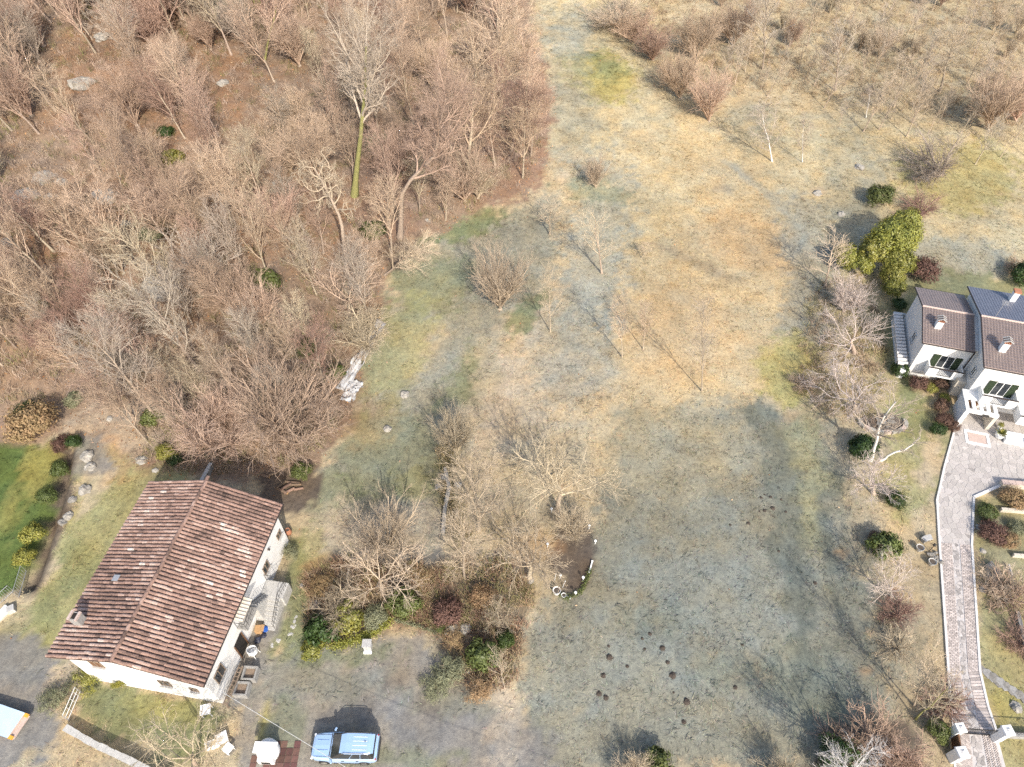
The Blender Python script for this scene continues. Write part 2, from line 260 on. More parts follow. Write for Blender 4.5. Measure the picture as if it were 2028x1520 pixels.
# (shape, colour, opacity, softness in px, grass amount or None)
LAY = [
 (pol((1060, -838), (5000, -838), (5000, 620), (1600, 620), (1500, 330), (1250, 300), (1080, 300)), 'straw', .9, 40, 1.),
 (pol((1250, -838), (5000, -838), (5000, 200), (1900, 260), (1500, 230), (1300, 160)), 'dry', .7, 50, 1.),
 (ell(1390, 560, 260, 300), 'tan', .75, 130, 1.), (ell(1420, 430, 130, 60, 20), 'tan', .8, 40, 1.), (ell(1500, 480, 110, 60, 20), 'rust', .28, 40, 1.),
 (ell(1330, 660, 130, 90), 'rust', .2, 60, 1.), (ell(1250, 380, 120, 120), 'straw', .6, 60, 1.),
 (pol((1000, 560), (1130, 560), (1200, 780), (1000, 900), (920, 900), (960, 700)), 'buff', .6, 60, 1.),
 (ell(1180, 500, 60, 190, 10), 'frost', .7, 60, 1.), (ell(1130, 700, 90, 130), 'frost', .55, 60, 1.),
 (pol((1230, 820), (1520, 790), (1640, 830), (1800, 1500), (1050, 1560), (1020, 1300), (1190, 1000)), 'grey', .85, 60, 1.),
 (ell(1330, 900, 160, 90), 'straw', .3, 60, 1.), (ell(1450, 1180, 200, 120), 'frost', .55, 80, 1.), (ell(1280, 1330, 200, 120), 'frost', .4, 80, 1.), (ell(1600, 1350, 90, 80), 'teal', .6, 50, 1.), (ell(1420, 1330, 60, 40), 'teal', .5, 40, 1.), (ell(1300, 1230, 60, 30), 'teal', .4, 30, 1.),
 (ell(1600, 950, 40, 180, -8), 'olive', .4, 30, 1.), (ell(1660, 1250, 60, 120), 'grey', .5, 40, 1.), (ell(1690, 1000, 60, 160), 'grey', .4, 40, 1.),
 (pol((1560, 380), (1660, 430), (1650, 640), (1560, 740), (1540, 620)), 'frost', .6, 40, 1.), (ell(1560, 730, 50, 70), 'ygrass', .7, 30, 1.), (ell(1720, 900, 60, 160), 'dry', .5, 40, 1.),
 (ell(1190, 150, 80, 45, 25), 'ygrass', .8, 35, .8), (ell(1180, 130, 50, 22, 20), 'green', .55, 18, .8), (ell(1120, 190, 50, 140), 'frost', .4, 40, .8), (ell(1130, 60, 60, 50), 'frost', .5, 40, .8), (ell(1900, 350, 120, 70), 'ygrass', .55, 40, 1.), (ell(1490, 230, 50, 30), 'teal', .45, 20, 1.),
 (ell(1420, 150, 150, 100), 'dry', .5, 50, 1.), (ell(1690, 380, 60, 120), 'grey', .45, 40, 1.), (ell(1890, 520, 110, 55), 'frost', .6, 30, 1.),
 # the meadow west of the field
 (pol((760, 560), (900, 450), (1090, 380), (1110, 500), (1000, 660), (920, 860), (860, 1120), (640, 1130), (600, 960), (700, 830), (740, 660)), 'grey', .75, 50, 1.),
 (ell(850, 560, 90, 60), 'green', .5, 40, .9), (ell(930, 445, 80, 25, -20), 'green', .85, 20, .7), (ell(1040, 620, 55, 22, -55), 'green', .75, 18, .7), (ell(940, 740, 90, 40, -50), 'green', .6, 30, .8), (ell(830, 690, 40, 60, 20), 'dry', .6, 40, .9),
 (ell(780, 700, 60, 120, 25), 'olive', .6, 40, .8), (ell(740, 840, 60, 45), 'rust', .35, 30, .9), (ell(770, 900, 110, 90), 'green', .4, 50, .8), (ell(650, 990, 70, 50), 'green', .45, 30, .7), (ell(800, 1040, 110, 50, -15), 'buff', .6, 40, .9), (ell(690, 1050, 80, 50), 'buff', .5, 40, .9), (ell(830, 960, 60, 40), 'ygrass', .3, 30, .9),
 (ell(970, 760, 40, 110, 12), 'buff', .6, 30, 1.), (ell(1270, 270, 40, 20), 'dry', .5, 20, .8), (ell(1180, 380, 70, 25, 10), 'green', .4, 25, .9),
 # the wood
 (pol(*WOOD), 'wood', 1., 18, .06), (ell(300, 170, 220, 130), 'leaf', .75, 60, .03), (ell(420, 420, 300, 90), 'leaf', .7, 60, .03), (ell(130, 450, 170, 90), 'leaf', .8, 50, .03), (ell(200, 640, 200, 90), 'leaf', .55, 60, .03), (ell(760, 400, 70, 110), 'red', .8, 40, .02), (ell(1000, 330, 90, 70, -30), 'red', .8, 30, .02), (ell(770, 500, 40, 30), 'soil', .7, 20, 0.), (ell(1060, 250, 30, 110), 'red', .7, 18, 0.), (ell(250, 850, 120, 50), 'buff', .6, 30, .2), (ell(690, 800, 30, 80, 25), 'leaf', .5, 18, .3),
 # round the tiled house
 (pol((160, 880), (330, 920), (400, 960), (300, 1130), (180, 1260), (60, 1330), (40, 1230), (130, 1060)), 'olive', .85, 22, .8),
 (ell(205, 915, 45, 50), 'rust', .5, 20, .2), (ell(180, 970, 25, 60, 15), 'buff', .7, 16, .1), (ell(175, 905, 35, 35), 'gravel', .7, 16, 0.), (ell(300, 920, 60, 25), 'red', .45, 20, .3), (ell(150, 1130, 40, 60, 20), 'green', .5, 20, .7),
 (pol((-200, 860), (60, 880), (125, 905), (110, 990), (85, 1090), (30, 1170), (-200, 1290)), 'lawn', 1., 10, .45), (ell(80, 930, 45, 60, 20), 'ylawn', .85, 22, .45), (ell(10, 1010, 16, 50, 20), 'ylawn', .7, 12, .45), (ell(40, 1010, 12, 60, 22), 'ylawn', .35, 14, .45), (ell(30, 855, 80, 28), 'red', .8, 12, .0),
 (pol((118, 890), (150, 890), (140, 990), (95, 1130), (60, 1180), (45, 1170), (95, 1060)), 'soil', .9, 8, .0),
 (pol((0, 1230), (60, 1190), (130, 1150), (110, 1300), (60, 1360), (-60, 1330)), 'green', .5, 25, .5), (pol((-200, 1290), (70, 1260), (110, 1310), (110, 1400), (90, 1470), (-200, 1700)), 'gravel', .9, 14, .0),
 (pol((170, 1345), (300, 1370), (430, 1400), (400, 1500), (330, 1500), (150, 1420)), 'green', .85, 14, .6), (ell(300, 1400, 80, 25, 10), 'ygrass', .35, 25, .6), (ell(125, 1380, 35, 55), 'buff', .7, 14, 1.),
 (pol((470, 940), (620, 920), (620, 990), (580, 1030), (540, 1000)), 'soil', .95, 14, .0),
 (pol((560, 1060), (600, 1050), (620, 1200), (600, 1320), (520, 1340), (540, 1250), (570, 1160)), 'green', .8, 16, .6), (ell(610, 1110, 30, 70), 'olive', .6, 20, .7),
 # the yard
 (pol((520, 1300), (640, 1280), (840, 1260), (900, 1330), (1020, 1400), (1200, 1600), (520, 1600), (440, 1460), (470, 1380)), 'gravel', .75, 28, .05),
 (pol((470, 1290), (540, 1180), (570, 1190), (520, 1330), (480, 1390), (450, 1400)), 'gravel', .85, 10, .0),
 (ell(640, 1350, 130, 40), 'grey', .6, 40, .35), (ell(870, 1450, 150, 60, 20), 'gravel', .8, 40, .0), (ell(560, 1440, 40, 60), 'green', .45, 30, .4), (ell(525, 1425, 10, 40), 'ygrass', .6, 10, .5), (ell(800, 1510, 120, 25), 'green', .45, 20, .4), (ell(920, 1400, 130, 30, 10), 'grey', .6, 30, .5),
 (ell(845, 1405, 40, 9, 45), 'mud', .8, 8, .0), (ell(775, 1355, 8, 22), 'mud', .8, 6, .0), (ell(800, 1350, 5, 18), 'mud', .8, 5, .0), (ell(650, 1415, 28, 9), 'mud', .7, 8, .0), (ell(735, 1390, 18, 10), 'mud', .6, 8, .0),
 (ell(690, 1300, 90, 20), 'green', .55, 20, .6), (ell(990, 1440, 40, 80), 'buff', .5, 25, .3), (ell(985, 1400, 25, 35), 'buff', .5, 16, .5), (ell(1060, 1490, 60, 50), 'gravel', .6, 30, .1),
 # the shrub bed
 (pol((600, 1130), (700, 1090), (850, 1110), (1000, 1080), (1060, 1170), (1030, 1260), (1020, 1370), (900, 1370), (860, 1260), (760, 1240), (650, 1290), (600, 1240)), 'soil', .6, 20, .15), (ell(810, 1230, 80, 25, 10), 'rust', .3, 20, .3), (ell(640, 1150, 40, 50), 'rust', .4, 20, .3), (ell(790, 1110, 110, 30), 'mud', .8, 20, .1), (ell(970, 1120, 60, 40), 'mud', .7, 20, .1),
 (ell(1130, 1100, 46, 78, 8), 'soil', .95, 8, .0), (ell(1040, 1100, 50, 50), 'rust', .3, 20, .3), (ell(1070, 1150, 35, 25), 'tan', .5, 15, .5),
 # the garden of the white house
 (pol((1780, 560), (1900, 540), (2100, 560), (2100, 640), (1800, 640)), 'green', .7, 16, .4), (pol((1700, 600), (1780, 590), (1790, 760), (1850, 800), (1880, 880), (1850, 1000), (1790, 1060), (1740, 960), (1740, 720)), 'olive', .75, 30, .5), (ell(1810, 820, 30, 90, -20), 'green', .6, 20, .3), (ell(1835, 910, 28, 55, 10), 'buff', .8, 14, .1),
 (pol((1790, 1060), (1850, 1000), (1868, 1340), (1800, 1350), (1770, 1200)), 'dry', .5, 20, .5), (ell(1800, 1270, 40, 60), 'grey', .5, 30, .5), (pol((1922, 990), (2200, 950), (2200, 1600), (1990, 1600), (1945, 1340)), 'olive', .7, 16, .5), (ell(1990, 1080, 50, 80), 'grey', .4, 30, .4), (ell(1990, 1400, 40, 40), 'ygrass', .6, 20, .6),
 (pol((1640, 1430), (1700, 1410), (1800, 1430), (1860, 1560), (1600, 1600)), 'soil', .85, 16, .0), (ell(1745, 1470, 40, 35), 'red', .5, 16, .0), (ell(1680, 1400, 70, 25), 'teal', .5, 20, .6),
 (ell(1565, 825, 18, 14), 'rust', .35, 8, .3), (ell(1670, 1095, 14, 9), 'rust', .5, 8, .2), (ell(1715, 1330, 14, 10), 'rust', .45, 8, .3), (ell(1115, 355, 16, 12), 'buff', .6, 8, .3), (ell(1617, 382, 14, 10), 'buff', .6, 8, .2), (ell(1430, 375, 22, 8, 10), 'mud', .4, 8, .2), (ell(1480, 250, 18, 10), 'tan', .5, 8, .2),

 (pol((1482, 800), (1546, 805), (1585, 1000), (1612, 1300), (1570, 1360), (1520, 1000)), 'shaded', .75, 16, .5), (pol((1622, 930), (1648, 940), (1672, 1230), (1648, 1240)), 'shaded', .65, 14, .5),  # two long cast-shadow bands painted into the grass colour
 (pol((1425, 318), (1440, 315), (1520, 372), (1600, 452), (1604, 470), (1580, 505), (1572, 500), (1588, 465), (1500, 378)), 'frost', .55, 8, .6), (pol((1280, 480), (1300, 476), (1480, 560), (1500, 572), (1400, 545)), 'mud', .3, 10, .8),
 (pol(*DRIVE_PX), 'buff', .0, 4, .0), (pol((80, 1310), (285, 940), (570, 990), (600, 1060), (450, 1410), (400, 1370)), 'dry', 0., 4, .0), (pol((1800, 560), (2100, 540), (2100, 850), (1890, 830), (1790, 750)), 'dry', 0., 4, .0), (pol((485, 1452), (605, 1452), (605, 1560), (485, 1560)), 'dry', 0., 4, .0),
]
def shape_sd(sh, x, y):
    if sh[0] == 'e':
        _, cx, cy, rx, ry, a = sh
        dx, dy = x - cx, y - cy; u = dx * math.cos(a) + dy * math.sin(a); v = -dx * math.sin(a) + dy * math.cos(a)
        return (1 - np.sqrt((u / rx) ** 2 + (v / ry) ** 2)) * min(rx, ry)
    P = sh[1]; n = len(P); best = np.full(x.shape, 1e9); ins = np.zeros(x.shape, bool)
    for i in range(n):
        ax, ay = P[i]; bx, by = P[(i + 1) % n]; ex, ey = bx - ax, by - ay
        t = np.clip(((x - ax) * ex + (y - ay) * ey) / (ex * ex + ey * ey), 0, 1)
        best = np.minimum(best, np.hypot(x - ax - t * ex, y - ay - t * ey))
        if ay != by: ins ^= ((ay > y) != (by > y)) & (x < (bx - ax) * (y - ay) / (by - ay) + ax)
    return np.where(ins, best, -best)
def ground_colour(X, Y, Z):
    px, py, d = project(X, Y, Z)
    far = d < 8
    px = np.where(far, 1300, px); py = np.where(far, 2200, py)
    k = 1 / np.clip(d, 10, 400) * 60
    wx = (fbm(X * .35, Y * .35, 11.) - .5) * 70 * k + (vn(X * 1.7, Y * 1.7, 31.) - .5) * 22 * k; wy = (fbm(X * .35, Y * .35, 17.) - .5) * 50 * k + (vn(X * 1.7, Y * 1.7, 37.) - .5) * 16 * k
    qx, qy = px + wx, py + wy
    col = np.empty(X.shape + (3,)); col[:] = C['dry']; tuft = np.ones(X.shape)
    brk = (fbm(X * 1.3, Y * 1.3, 51., 3) - .5) * 1.5 + (vn(X * 5.1, Y * 5.1, 57.) - .5) * .7
    for sh, c, op, soft, tf in LAY:
        s = 0.35 if soft <= 12 else 1.
        sd_ = shape_sd(sh, px + wx * s, py + wy * s)
        w = np.clip(sd_ / max(soft, 1) + .5, 0, 1)
        if soft > 12: w = np.clip(w + brk * np.clip(4 * w * (1 - w), 0, 1) + brk * .35 * (w > .02), 0, 1)
        w = w * w * (3 - 2 * w)
        col += (np.array(C[c]) - col) * (w * op)[..., None]
        if tf is not None: tuft += (tf - tuft) * w
    n = fbm(X * .8, Y * .8, 41.) - .5; n2 = fbm(X * .12, Y * .12, 43.) - .5
    col *= (1 + n * .4 + n2 * .45)[..., None]
    tint = (fbm(X * .5, Y * .5, 47.) - .5)
    col[..., 0] *= 1 + tint * .25; col[..., 2] *= 1 - tint * .35
    return np.clip(col, .01, .8), tuft

# ---------------------------------------------------------------- ground
def axis(fine0, fine1, step, far):
    a = list(np.arange(fine0, fine1 + 1e-6, step)); lo = [fine0 - d for d in far][::-1]; hi = [fine1 + d for d in far]
    return np.array(lo + a + hi)
FAR = [4, 12, 30, 70, 150, 350, 800, 2000]
gx = axis(-112, 112, .45, FAR); gy = axis(2, 160, .45, FAR)
XX, YY = np.meshgrid(gx, gy); 
def cap_h(X, Y): return height(np.clip(X, -140, 140), np.clip(Y, -60, 190))
ZZ = cap_h(XX, YY)
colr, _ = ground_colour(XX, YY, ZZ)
# the drain below the lawn is a real trench
nx_, ny_ = len(gx), len(gy)
ii = np.arange(nx_ * ny_).reshape(ny_, nx_)
quads = np.stack([ii[:-1, :-1], ii[:-1, 1:], ii[1:, 1:], ii[1:, :-1]], -1).reshape(-1, 4)
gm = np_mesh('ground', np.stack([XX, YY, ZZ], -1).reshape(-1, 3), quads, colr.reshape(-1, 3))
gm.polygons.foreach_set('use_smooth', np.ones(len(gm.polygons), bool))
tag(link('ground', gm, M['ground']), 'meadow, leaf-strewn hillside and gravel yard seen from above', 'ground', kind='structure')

def in_view(n, y0=9., y1=150., margin=25):
    out = np.zeros((0, 2))
    while len(out) < n:
        Y = RNG.uniform(y0, y1, n * 2); X = RNG.uniform(-108, 108, n * 2); Z = height(X, Y)
        px, py, d = project(X, Y, Z)
        k = (px > -margin) & (px < 2028 + margin) & (py > -margin) & (py < 1520 + margin)
        out = np.concatenate([out, np.stack([X[k], Y[k]], -1)])
    return out[:n]
def drop(px, py):
    px = np.asarray(px, float); py = np.asarray(py, float); aa = (px - 1012) / F; bb = (760 - py) / F
    dx, dy, dz = aa, math.cos(PITCH) + bb * math.sin(PITCH), -math.sin(PITCH) + bb * math.cos(PITCH); z = np.zeros_like(px)
    for i in range(16):
        t = (z - CH) / dz; z = .5 * z + .5 * height(t * dx, t * dy)
    t = (z - CH) / dz; return np.stack([t * dx, t * dy], -1)
# grass tussocks
def tussocks(n, blades, near):
    p = in_view(n, *near); X, Y = p.T; Z = height(X, Y); c, tf = ground_colour(X, Y, Z)
    k = RNG.random(n) < tf; p, Z, c, tf = p[k], Z[k], c[k], tf[k]; n = len(p)
    swirl = fbm(p[:, 0] * .22, p[:, 1] * .22, 61.) * 14
    size = (.5 + fbm(p[:, 0] * .3, p[:, 1] * .3, 67.)) * RNG.uniform(.6, 1.35, n)
    V = []; Cc = []
    for b in range(blades):
        a = swirl + RNG.normal(0, 1.1, n); L = size * RNG.uniform(.16, .42, n); hgt = L * RNG.uniform(.03, .2, n); w = RNG.uniform(.009, .024, n)
        ox, oy = RNG.normal(0, .11, (2, n)); ca, sa = np.cos(a), np.sin(a)
        bx, by = p[:, 0] + ox, p[:, 1] + oy
        v0 = np.stack([bx - sa * w, by + ca * w, Z + .0], -1); v1 = np.stack([bx + sa * w, by - ca * w, Z + .0], -1)
        m0 = np.stack([bx + ca * L * .45 - sa * w * .8, by + sa * L * .45 + ca * w * .8, Z + hgt * .75], -1); m1 = np.stack([bx + ca * L * .45 + sa * w * .8, by + sa * L * .45 - ca * w * .8, Z + hgt * .75], -1)
        v2 = np.stack([bx + ca * L, by + sa * L, Z + hgt * .85], -1)
        V.append(np.stack([v0, v1, m1, v2, m0], 1)); cb = c * RNG.uniform(.75, 1.75, n)[:, None] * (1 + RNG.normal(0, .05, (n, 3)))
        Cc.append(np.repeat(cb[:, None], 5, 1))
    V = np.concatenate(V).reshape(-1, 3); Cc = np.concatenate(Cc).reshape(-1, 3)
    return V, np.arange(len(V), dtype=np.int32).reshape(-1, 5), np.clip(Cc, .005, .75)
V, Q, Cc = tussocks(100000, 5, (9., 150.))
tag(link('meadow_grass', np_mesh('meadow_grass', V, Q, Cc), M['grass']), 'tufts of dry winter grass over the meadow', 'grass', kind='stuff')
# fallen leaves in the wood
p = in_view(90000, 20., 150.); X, Y = p.T; Z = height(X, Y); px, py, d = project(X, Y, Z)
w_ = np.clip(shape_sd(pol(*WOOD), px, py) / 25 + .75, 0.01, 1); k = RNG.random(len(p)) < w_ * np.clip(fbm(X * .35, Y * .35, 71.) * 1.8 - .3, .15, 1)
p, Z = p[k], Z[k]; n = len(p)
s_ = RNG.uniform(.04, .11, n); a = RNG.uniform(0, 6.28, n); tl = RNG.normal(0, .5, (2, n))
cor = []
for j in range(4):
    aa = a + j * math.pi / 2; rr = s_ * (1. if j % 2 else .6)
    dx, dy = np.cos(aa) * rr, np.sin(aa) * rr
    cor.append(np.stack([p[:, 0] + dx, p[:, 1] + dy, Z + .05 + dx * tl[0] + dy * tl[1]], -1))
V = np.stack(cor, 1).reshape(-1, 3)
pal = np.array([(.36, .17, .07), (.27, .13, .06), (.46, .27, .13), (.2, .12, .08), (.5, .36, .22), (.3, .2, .14)])
cc = pal[RNG.integers(0, 6, n)] * RNG.uniform(.7, 1.35, n)[:, None]
tag(link('fallen_leaves', np_mesh('fallen_leaves', V, np.arange(n * 4, dtype=np.int32).reshape(-1, 4), np.repeat(cc, 4, 0)), M['leaf_litter']), 'orange-brown fallen leaves carpeting the wooded hillside', 'leaves', kind='stuff')

# ---------------------------------------------------------------- bare trees
def tubes(P, Rr, k):
    n, m, _ = P.shape
    T = np.empty_like(P); T[:, 1:-1] = P[:, 2:] - P[:, :-2]; T[:, 0] = P[:, 1] - P[:, 0]; T[:, -1] = P[:, -1] - P[:, -2]
    T /= np.linalg.norm(T, axis=-1, keepdims=True) + 1e-9
    ref = np.array([.31, .52, .79]); A = np.cross(T, ref); nn = np.linalg.norm(A, axis=-1, keepdims=True); A = np.where(nn < .05, np.array([1., 0, 0]), A / np.maximum(nn, 1e-6)); B = np.cross(T, A)
    ang = np.arange(k) * 2 * np.pi / k
    V = P[:, :, None] + (A[:, :, None] * np.cos(ang)[:, None] + B[:, :, None] * np.sin(ang)[:, None]) * Rr[:, :, None, None]
    idx = np.arange(n * m * k).reshape(n, m, k); nxt = np.roll(idx, -1, 2)
    Q = np.stack([idx[:, :-1], nxt[:, :-1], nxt[:, 1:], idx[:, 1:]], -1).reshape(-1, 4)
    return V.reshape(-1, 3), Q
def unit(v): return v / (np.linalg.norm(v, axis=-1, keepdims=True) + 1e-9)
def grow(seed, Ht, r0, lv, path=None, wob0=.05, top_r=.25):
    """lv: list of (children per branch, t0, t1, angle deg, length m, up pull, wobble, points, sides, min radius)"""
    g = np.random.default_rng(seed); m = 10
    if path is None:
        t = np.linspace(0, 1, m); xy = np.cumsum(g.normal(0, wob0 * Ht / m * 2, (m, 2)), 0) * (t[:, None] ** .7); xy[0] = 0
        P = np.concatenate([xy, (t * Ht)[:, None]], 1)[None]
    else:
        path = np.array(path, float); s = np.concatenate([[0], np.cumsum(np.linalg.norm(np.diff(path, axis=0), axis=1))]); t = np.linspace(0, s[-1], m)
        P = np.stack([np.interp(t, s, path[:, i]) for i in range(3)], -1)[None]; P[:, 1:-1] += g.normal(0, .04, (1, m - 2, 3))
    Rr = (r0 * (1 - (1 - top_r) * np.linspace(0, 1, m) ** .8))[None]; Rr[0, 0] *= 1.35
    parts = [tubes(P, Rr, 7)]
    for li, (nc, t0, t1, ang, ln, up, wob, npt, k, rmin) in enumerate(lv):
        nP = len(P); N = nP * nc; par = np.repeat(np.arange(nP), nc); mp = P.shape[1]
        t = t0 + (t1 - t0) * (np.tile(np.arange(nc), nP) + g.random(N)) / nc; f = t * (mp - 1); i0 = np.clip(f.astype(int), 0, mp - 2); fr = (f - i0)[:, None]
        base = P[par, i0] * (1 - fr) + P[par, i0 + 1] * fr; tan = unit(P[par, i0 + 1] - P[par, i0]); rb = Rr[par, i0] * (1 - fr[:, 0]) + Rr[par, i0 + 1] * fr[:, 0]
        rnd = unit(g.normal(0, 1, (N, 3)))
        if li == 0:                        # main limbs go round the trunk evenly
            az = np.arange(N) * 2.39996 + g.normal(0, .35, N); rnd = np.stack([np.cos(az), np.sin(az), np.zeros(N)], -1)
        per = unit(rnd - tan * (rnd * tan).sum(-1, keepdims=True)); a = np.radians(ang) * g.uniform(.7, 1.25, N)[:, None]
        d = unit(tan * np.cos(a) + per * np.sin(a)); L = ln * g.uniform(.55, 1.3, N) * (1.15 - .5 * t)
        pts = [base]; seg = (L / (npt - 1))[:, None]
        for j in range(1, npt):
            d = unit(d + g.normal(0, wob, (N, 3)) + np.array([0, 0, up])); pts.append(pts[-1] + d * seg)
        P = np.stack(pts, 1); rs = np.maximum(np.minimum(rb * .72, ln * .03 + .004), rmin)
        tp = np.linspace(0, 1, npt); Rr = np.maximum(rs[:, None] * (1 - .72 * tp), rmin * .75); 
        if li == len(lv) - 1: Rr[:, -1] *= .45
        parts.append(tubes(P, Rr, k))
    V, Q = [], []; off = 0
    for v, q in parts[1:]: V.append(v); Q.append(q + off); off += len(v)
    return parts[0], (np.concatenate(V), np.concatenate(Q))
PROTO = {}
def proto(kind, seed, Ht, r0, lv, bark, twig, href=None, **kw):
    (tv, tq), (cv, cq) = grow(seed, Ht, r0, lv, **kw)
    tm = np_mesh(kind + '_trunk', tv, tq); tm.materials.append(M[bark]); tm.polygons.foreach_set('use_smooth', np.ones(len(tm.polygons), bool))
    cm = np_mesh(kind + '_crown', cv, cq); cm.materials.append(M[twig])
    PROTO.setdefault(kind, []).append((tm, cm, href or float(np.percentile(cv[:, 2], 99.5)), float(np.percentile(np.hypot(cv[:, 0] - tv[-1, 0] * .5, cv[:, 1] - tv[-1, 1] * .5), 95)), href))
for s in range(6):      # slim woodland trees
    proto('woodland', 100 + s, 8.5, .13, [(15, .22, 1, 36, 3.5, .09, .1, 6, 4, .026), (7, .2, 1, 34, 1.7, .06, .13, 4, 3, .017), (5, .15, 1, 36, .95, .04, .15, 3, 3, .0105), (3, .2, 1, 38, .5, .03, .1, 2, 3, .0075)], 'bark', 'twig_pink')
for s in range(3):      # broad old orchard trees
    proto('orchard', 200 + s, 1.7, .17, [(7, .75, 1, 62, 3.2, .13, .16, 6, 5, .03), (7, .2, 1, 46, 1.5, .06, .16, 4, 3, .02), (5, .2, 1, 46, .8, .04, .18, 3, 3, .011), (3, .2, 1, 45, .42, .02, .1, 2, 3, .0075)], 'bark', 'twig_tan')
for s in range(3):      # slender young trees
    proto('slender', 300 + s, 5.5, .06, [(16, .25, 1, 34, 1.6, .07, .08, 4, 3, .013), (6, .2, 1, 36, .75, .04, .1, 3, 3, .009), (5, .2, 1, 38, .4, .02, .1, 2, 3, .007)], 'bark', 'twig_tan')
for s in range(4):      # many-stemmed thickets
    proto('coppice', 400 + s, .35, .22, [(26, .2, 1, 30, 4.6, .05, .07, 6, 4, .022), (7, .25, 1, 28, 1.9, .04, .12, 4, 3, .014), (5, .2, 1, 34, 1., .03, .14, 3, 3, .0095), (3, .2, 1, 36, .5, .02, .1, 2, 3, .0075)], 'bark', 'twig_pink')
for s in range(3):      # low bare shrubs
    proto('shrub', 450 + s, .15, .08, [(22, .2, 1, 48, 1.25, .03, .12, 4, 3, .012), (7, .2, 1, 42, .65, .02, .14, 3, 3, .009), (6, .2, 1, 42, .35, .02, .1, 2, 3, .007)], 'bark', 'twig_red')
proto('tall', 501, 15, .42, [(15, .5, 1, 36, 8., .1, .08, 7, 5, .04), (8, .2, 1, 38, 2.8, .06, .12, 5, 4, .022), (7, .15, 1, 40, 1.4, .03, .14, 3, 3, .0125), (5, .2, 1, 42, .75, .02, .1, 2, 3, .009)], 'bark_ivy', 'twig_grey', href=24.3, path=[(0, 0, 0), (1.5, 0, 6.2), (3.2, .1, 12.5), (4.3, .1, 18.5)])
proto('bent', 502, 12, .34, [(18, .45, 1, 42, 6.5, .1, .1, 7, 5, .032), (8, .2, 1, 40, 2.2, .04, .12, 5, 4, .018), (7, .15, 1, 42, 1.2, .02, .14, 3, 3, .0115), (5, .2, 1, 42, .65, .02, .1, 2, 3, .009)], 'bark', 'twig_pink', href=21., path=[(0, 0, 0), (1.1, 0, 6.9), (5., .3, 10.7), (5.7, .4, 14), (6.6, .4, 17)])
proto('gnarled', 503, 8, .3, [(13, .6, 1, 62, 4.6, .06, .34, 8, 5, .035), (6, .25, 1, 52, 1.5, .03, .35, 5, 4, .022), (6, .2, 1, 50, .7, .02, .3, 3, 3, .013), (4, .2, 1, 45, .35, .02, .1, 2, 3, .009)], 'bark', 'twig_tan', href=15., path=[(0, 0, 0), (.25, 0, 7.5), (-.6, .1, 10.5), (-1.2, .1, 12.5)])
proto('birch_bent', 504, 6, .18, [(15, .35, 1, 46, 3.4, .08, .1, 5, 4, .028), (7, .2, 1, 40, 1.2, .04, .12, 4, 3, .014), (5, .2, 1, 40, .6, .02, .1, 2, 3, .009)], 'birch', 'twig_grey', href=9.1, path=[(0, 0, 0), (-.5, .1, 3.2), (-.95, .1, 3.9), (-1.1, .2, 6.5), (-.8, .3, 7.8)])
proto('birch_low', 505, 3, .13, [(7, .3, 1, 42, 1.3, .05, .12, 5, 4, .02), (5, .2, 1, 40, .7, .04, .12, 3, 3, .012), (4, .2, 1, 40, .35, .02, .1, 2, 3, .008)], 'birch', 'twig_grey', href=3.7, path=[(0, 0, 0), (.7, 0, 1.3), (1.75, 0, 2.0), (2.2, .1, 3.2)])
for s in range(2):
    proto('birch', 510 + s, 6.5, .05, [(18, .2, 1, 30, 2.2, .08, .08, 4, 3, .02), (6, .2, 1, 36, .8, .04, .1, 3, 3, .009), (5, .2, 1, 38, .4, .02, .1, 2, 3, .007)], 'birch', 'twig_grey')
def override(o, m):
    if m: o.material_slots[0].link = 'OBJECT'; o.material_slots[0].material = M[m]
BASES = []
def tree(kind, var, base, top=None, label='', cat='tree', group=None, name='bare_tree', twig=None, bark=None, h=None, lean=(0, 0), wide=1., yaw=None, keep=True, cr=None):
    b = G(*base)
    if top is not None and kind in ('orchard', 'coppice', 'shrub'): top = (base[0] + (top[0] - base[0]) * .72, base[1] + (top[1] - base[1]) * .72)
    if top is not None:                    # the height that carries the crown's top to that spot, the rest is the tree's own lean
        dx, dy, dz = ray(*top); t = b.y / dy; hh = CH + t * dz - b.z; lx = t * dx - b.x; ly = 0.
        if h: hh = h
    else: hh = h; lx, ly = lean[0] * h, lean[1] * h
    pr = PROTO[kind][var % len(PROTO[kind])]
    if pr[4]: lx = ly = yaw = 0.         # grown along a path of its own
    v = Vector((lx, ly, max(hh, .6))); s = v.length / pr[2]
    if cr: wide = cr / (F / float(project(b.x, b.y, b.z + hh * .5)[2])) / (pr[3] * s)
    o = thing(name, label, cat, b - Vector((0, 0, .05)), 0, group)
    q = Vector((0, 0, 1)).rotation_difference(v.normalized()) @ Matrix.Rotation(random.uniform(0, 6.28) if yaw is None else yaw, 3, 'Z').to_quaternion()
    o.rotation_mode = 'QUATERNION'; o.rotation_quaternion = q; o.scale = (s * wide, s * wide, s)
    c = link('crown', pr[1], None, o); override(c, twig); tk = link('trunk', pr[0], None, o); override(tk, bark)
    if keep: BASES.append((base[0], base[1]))
    return o
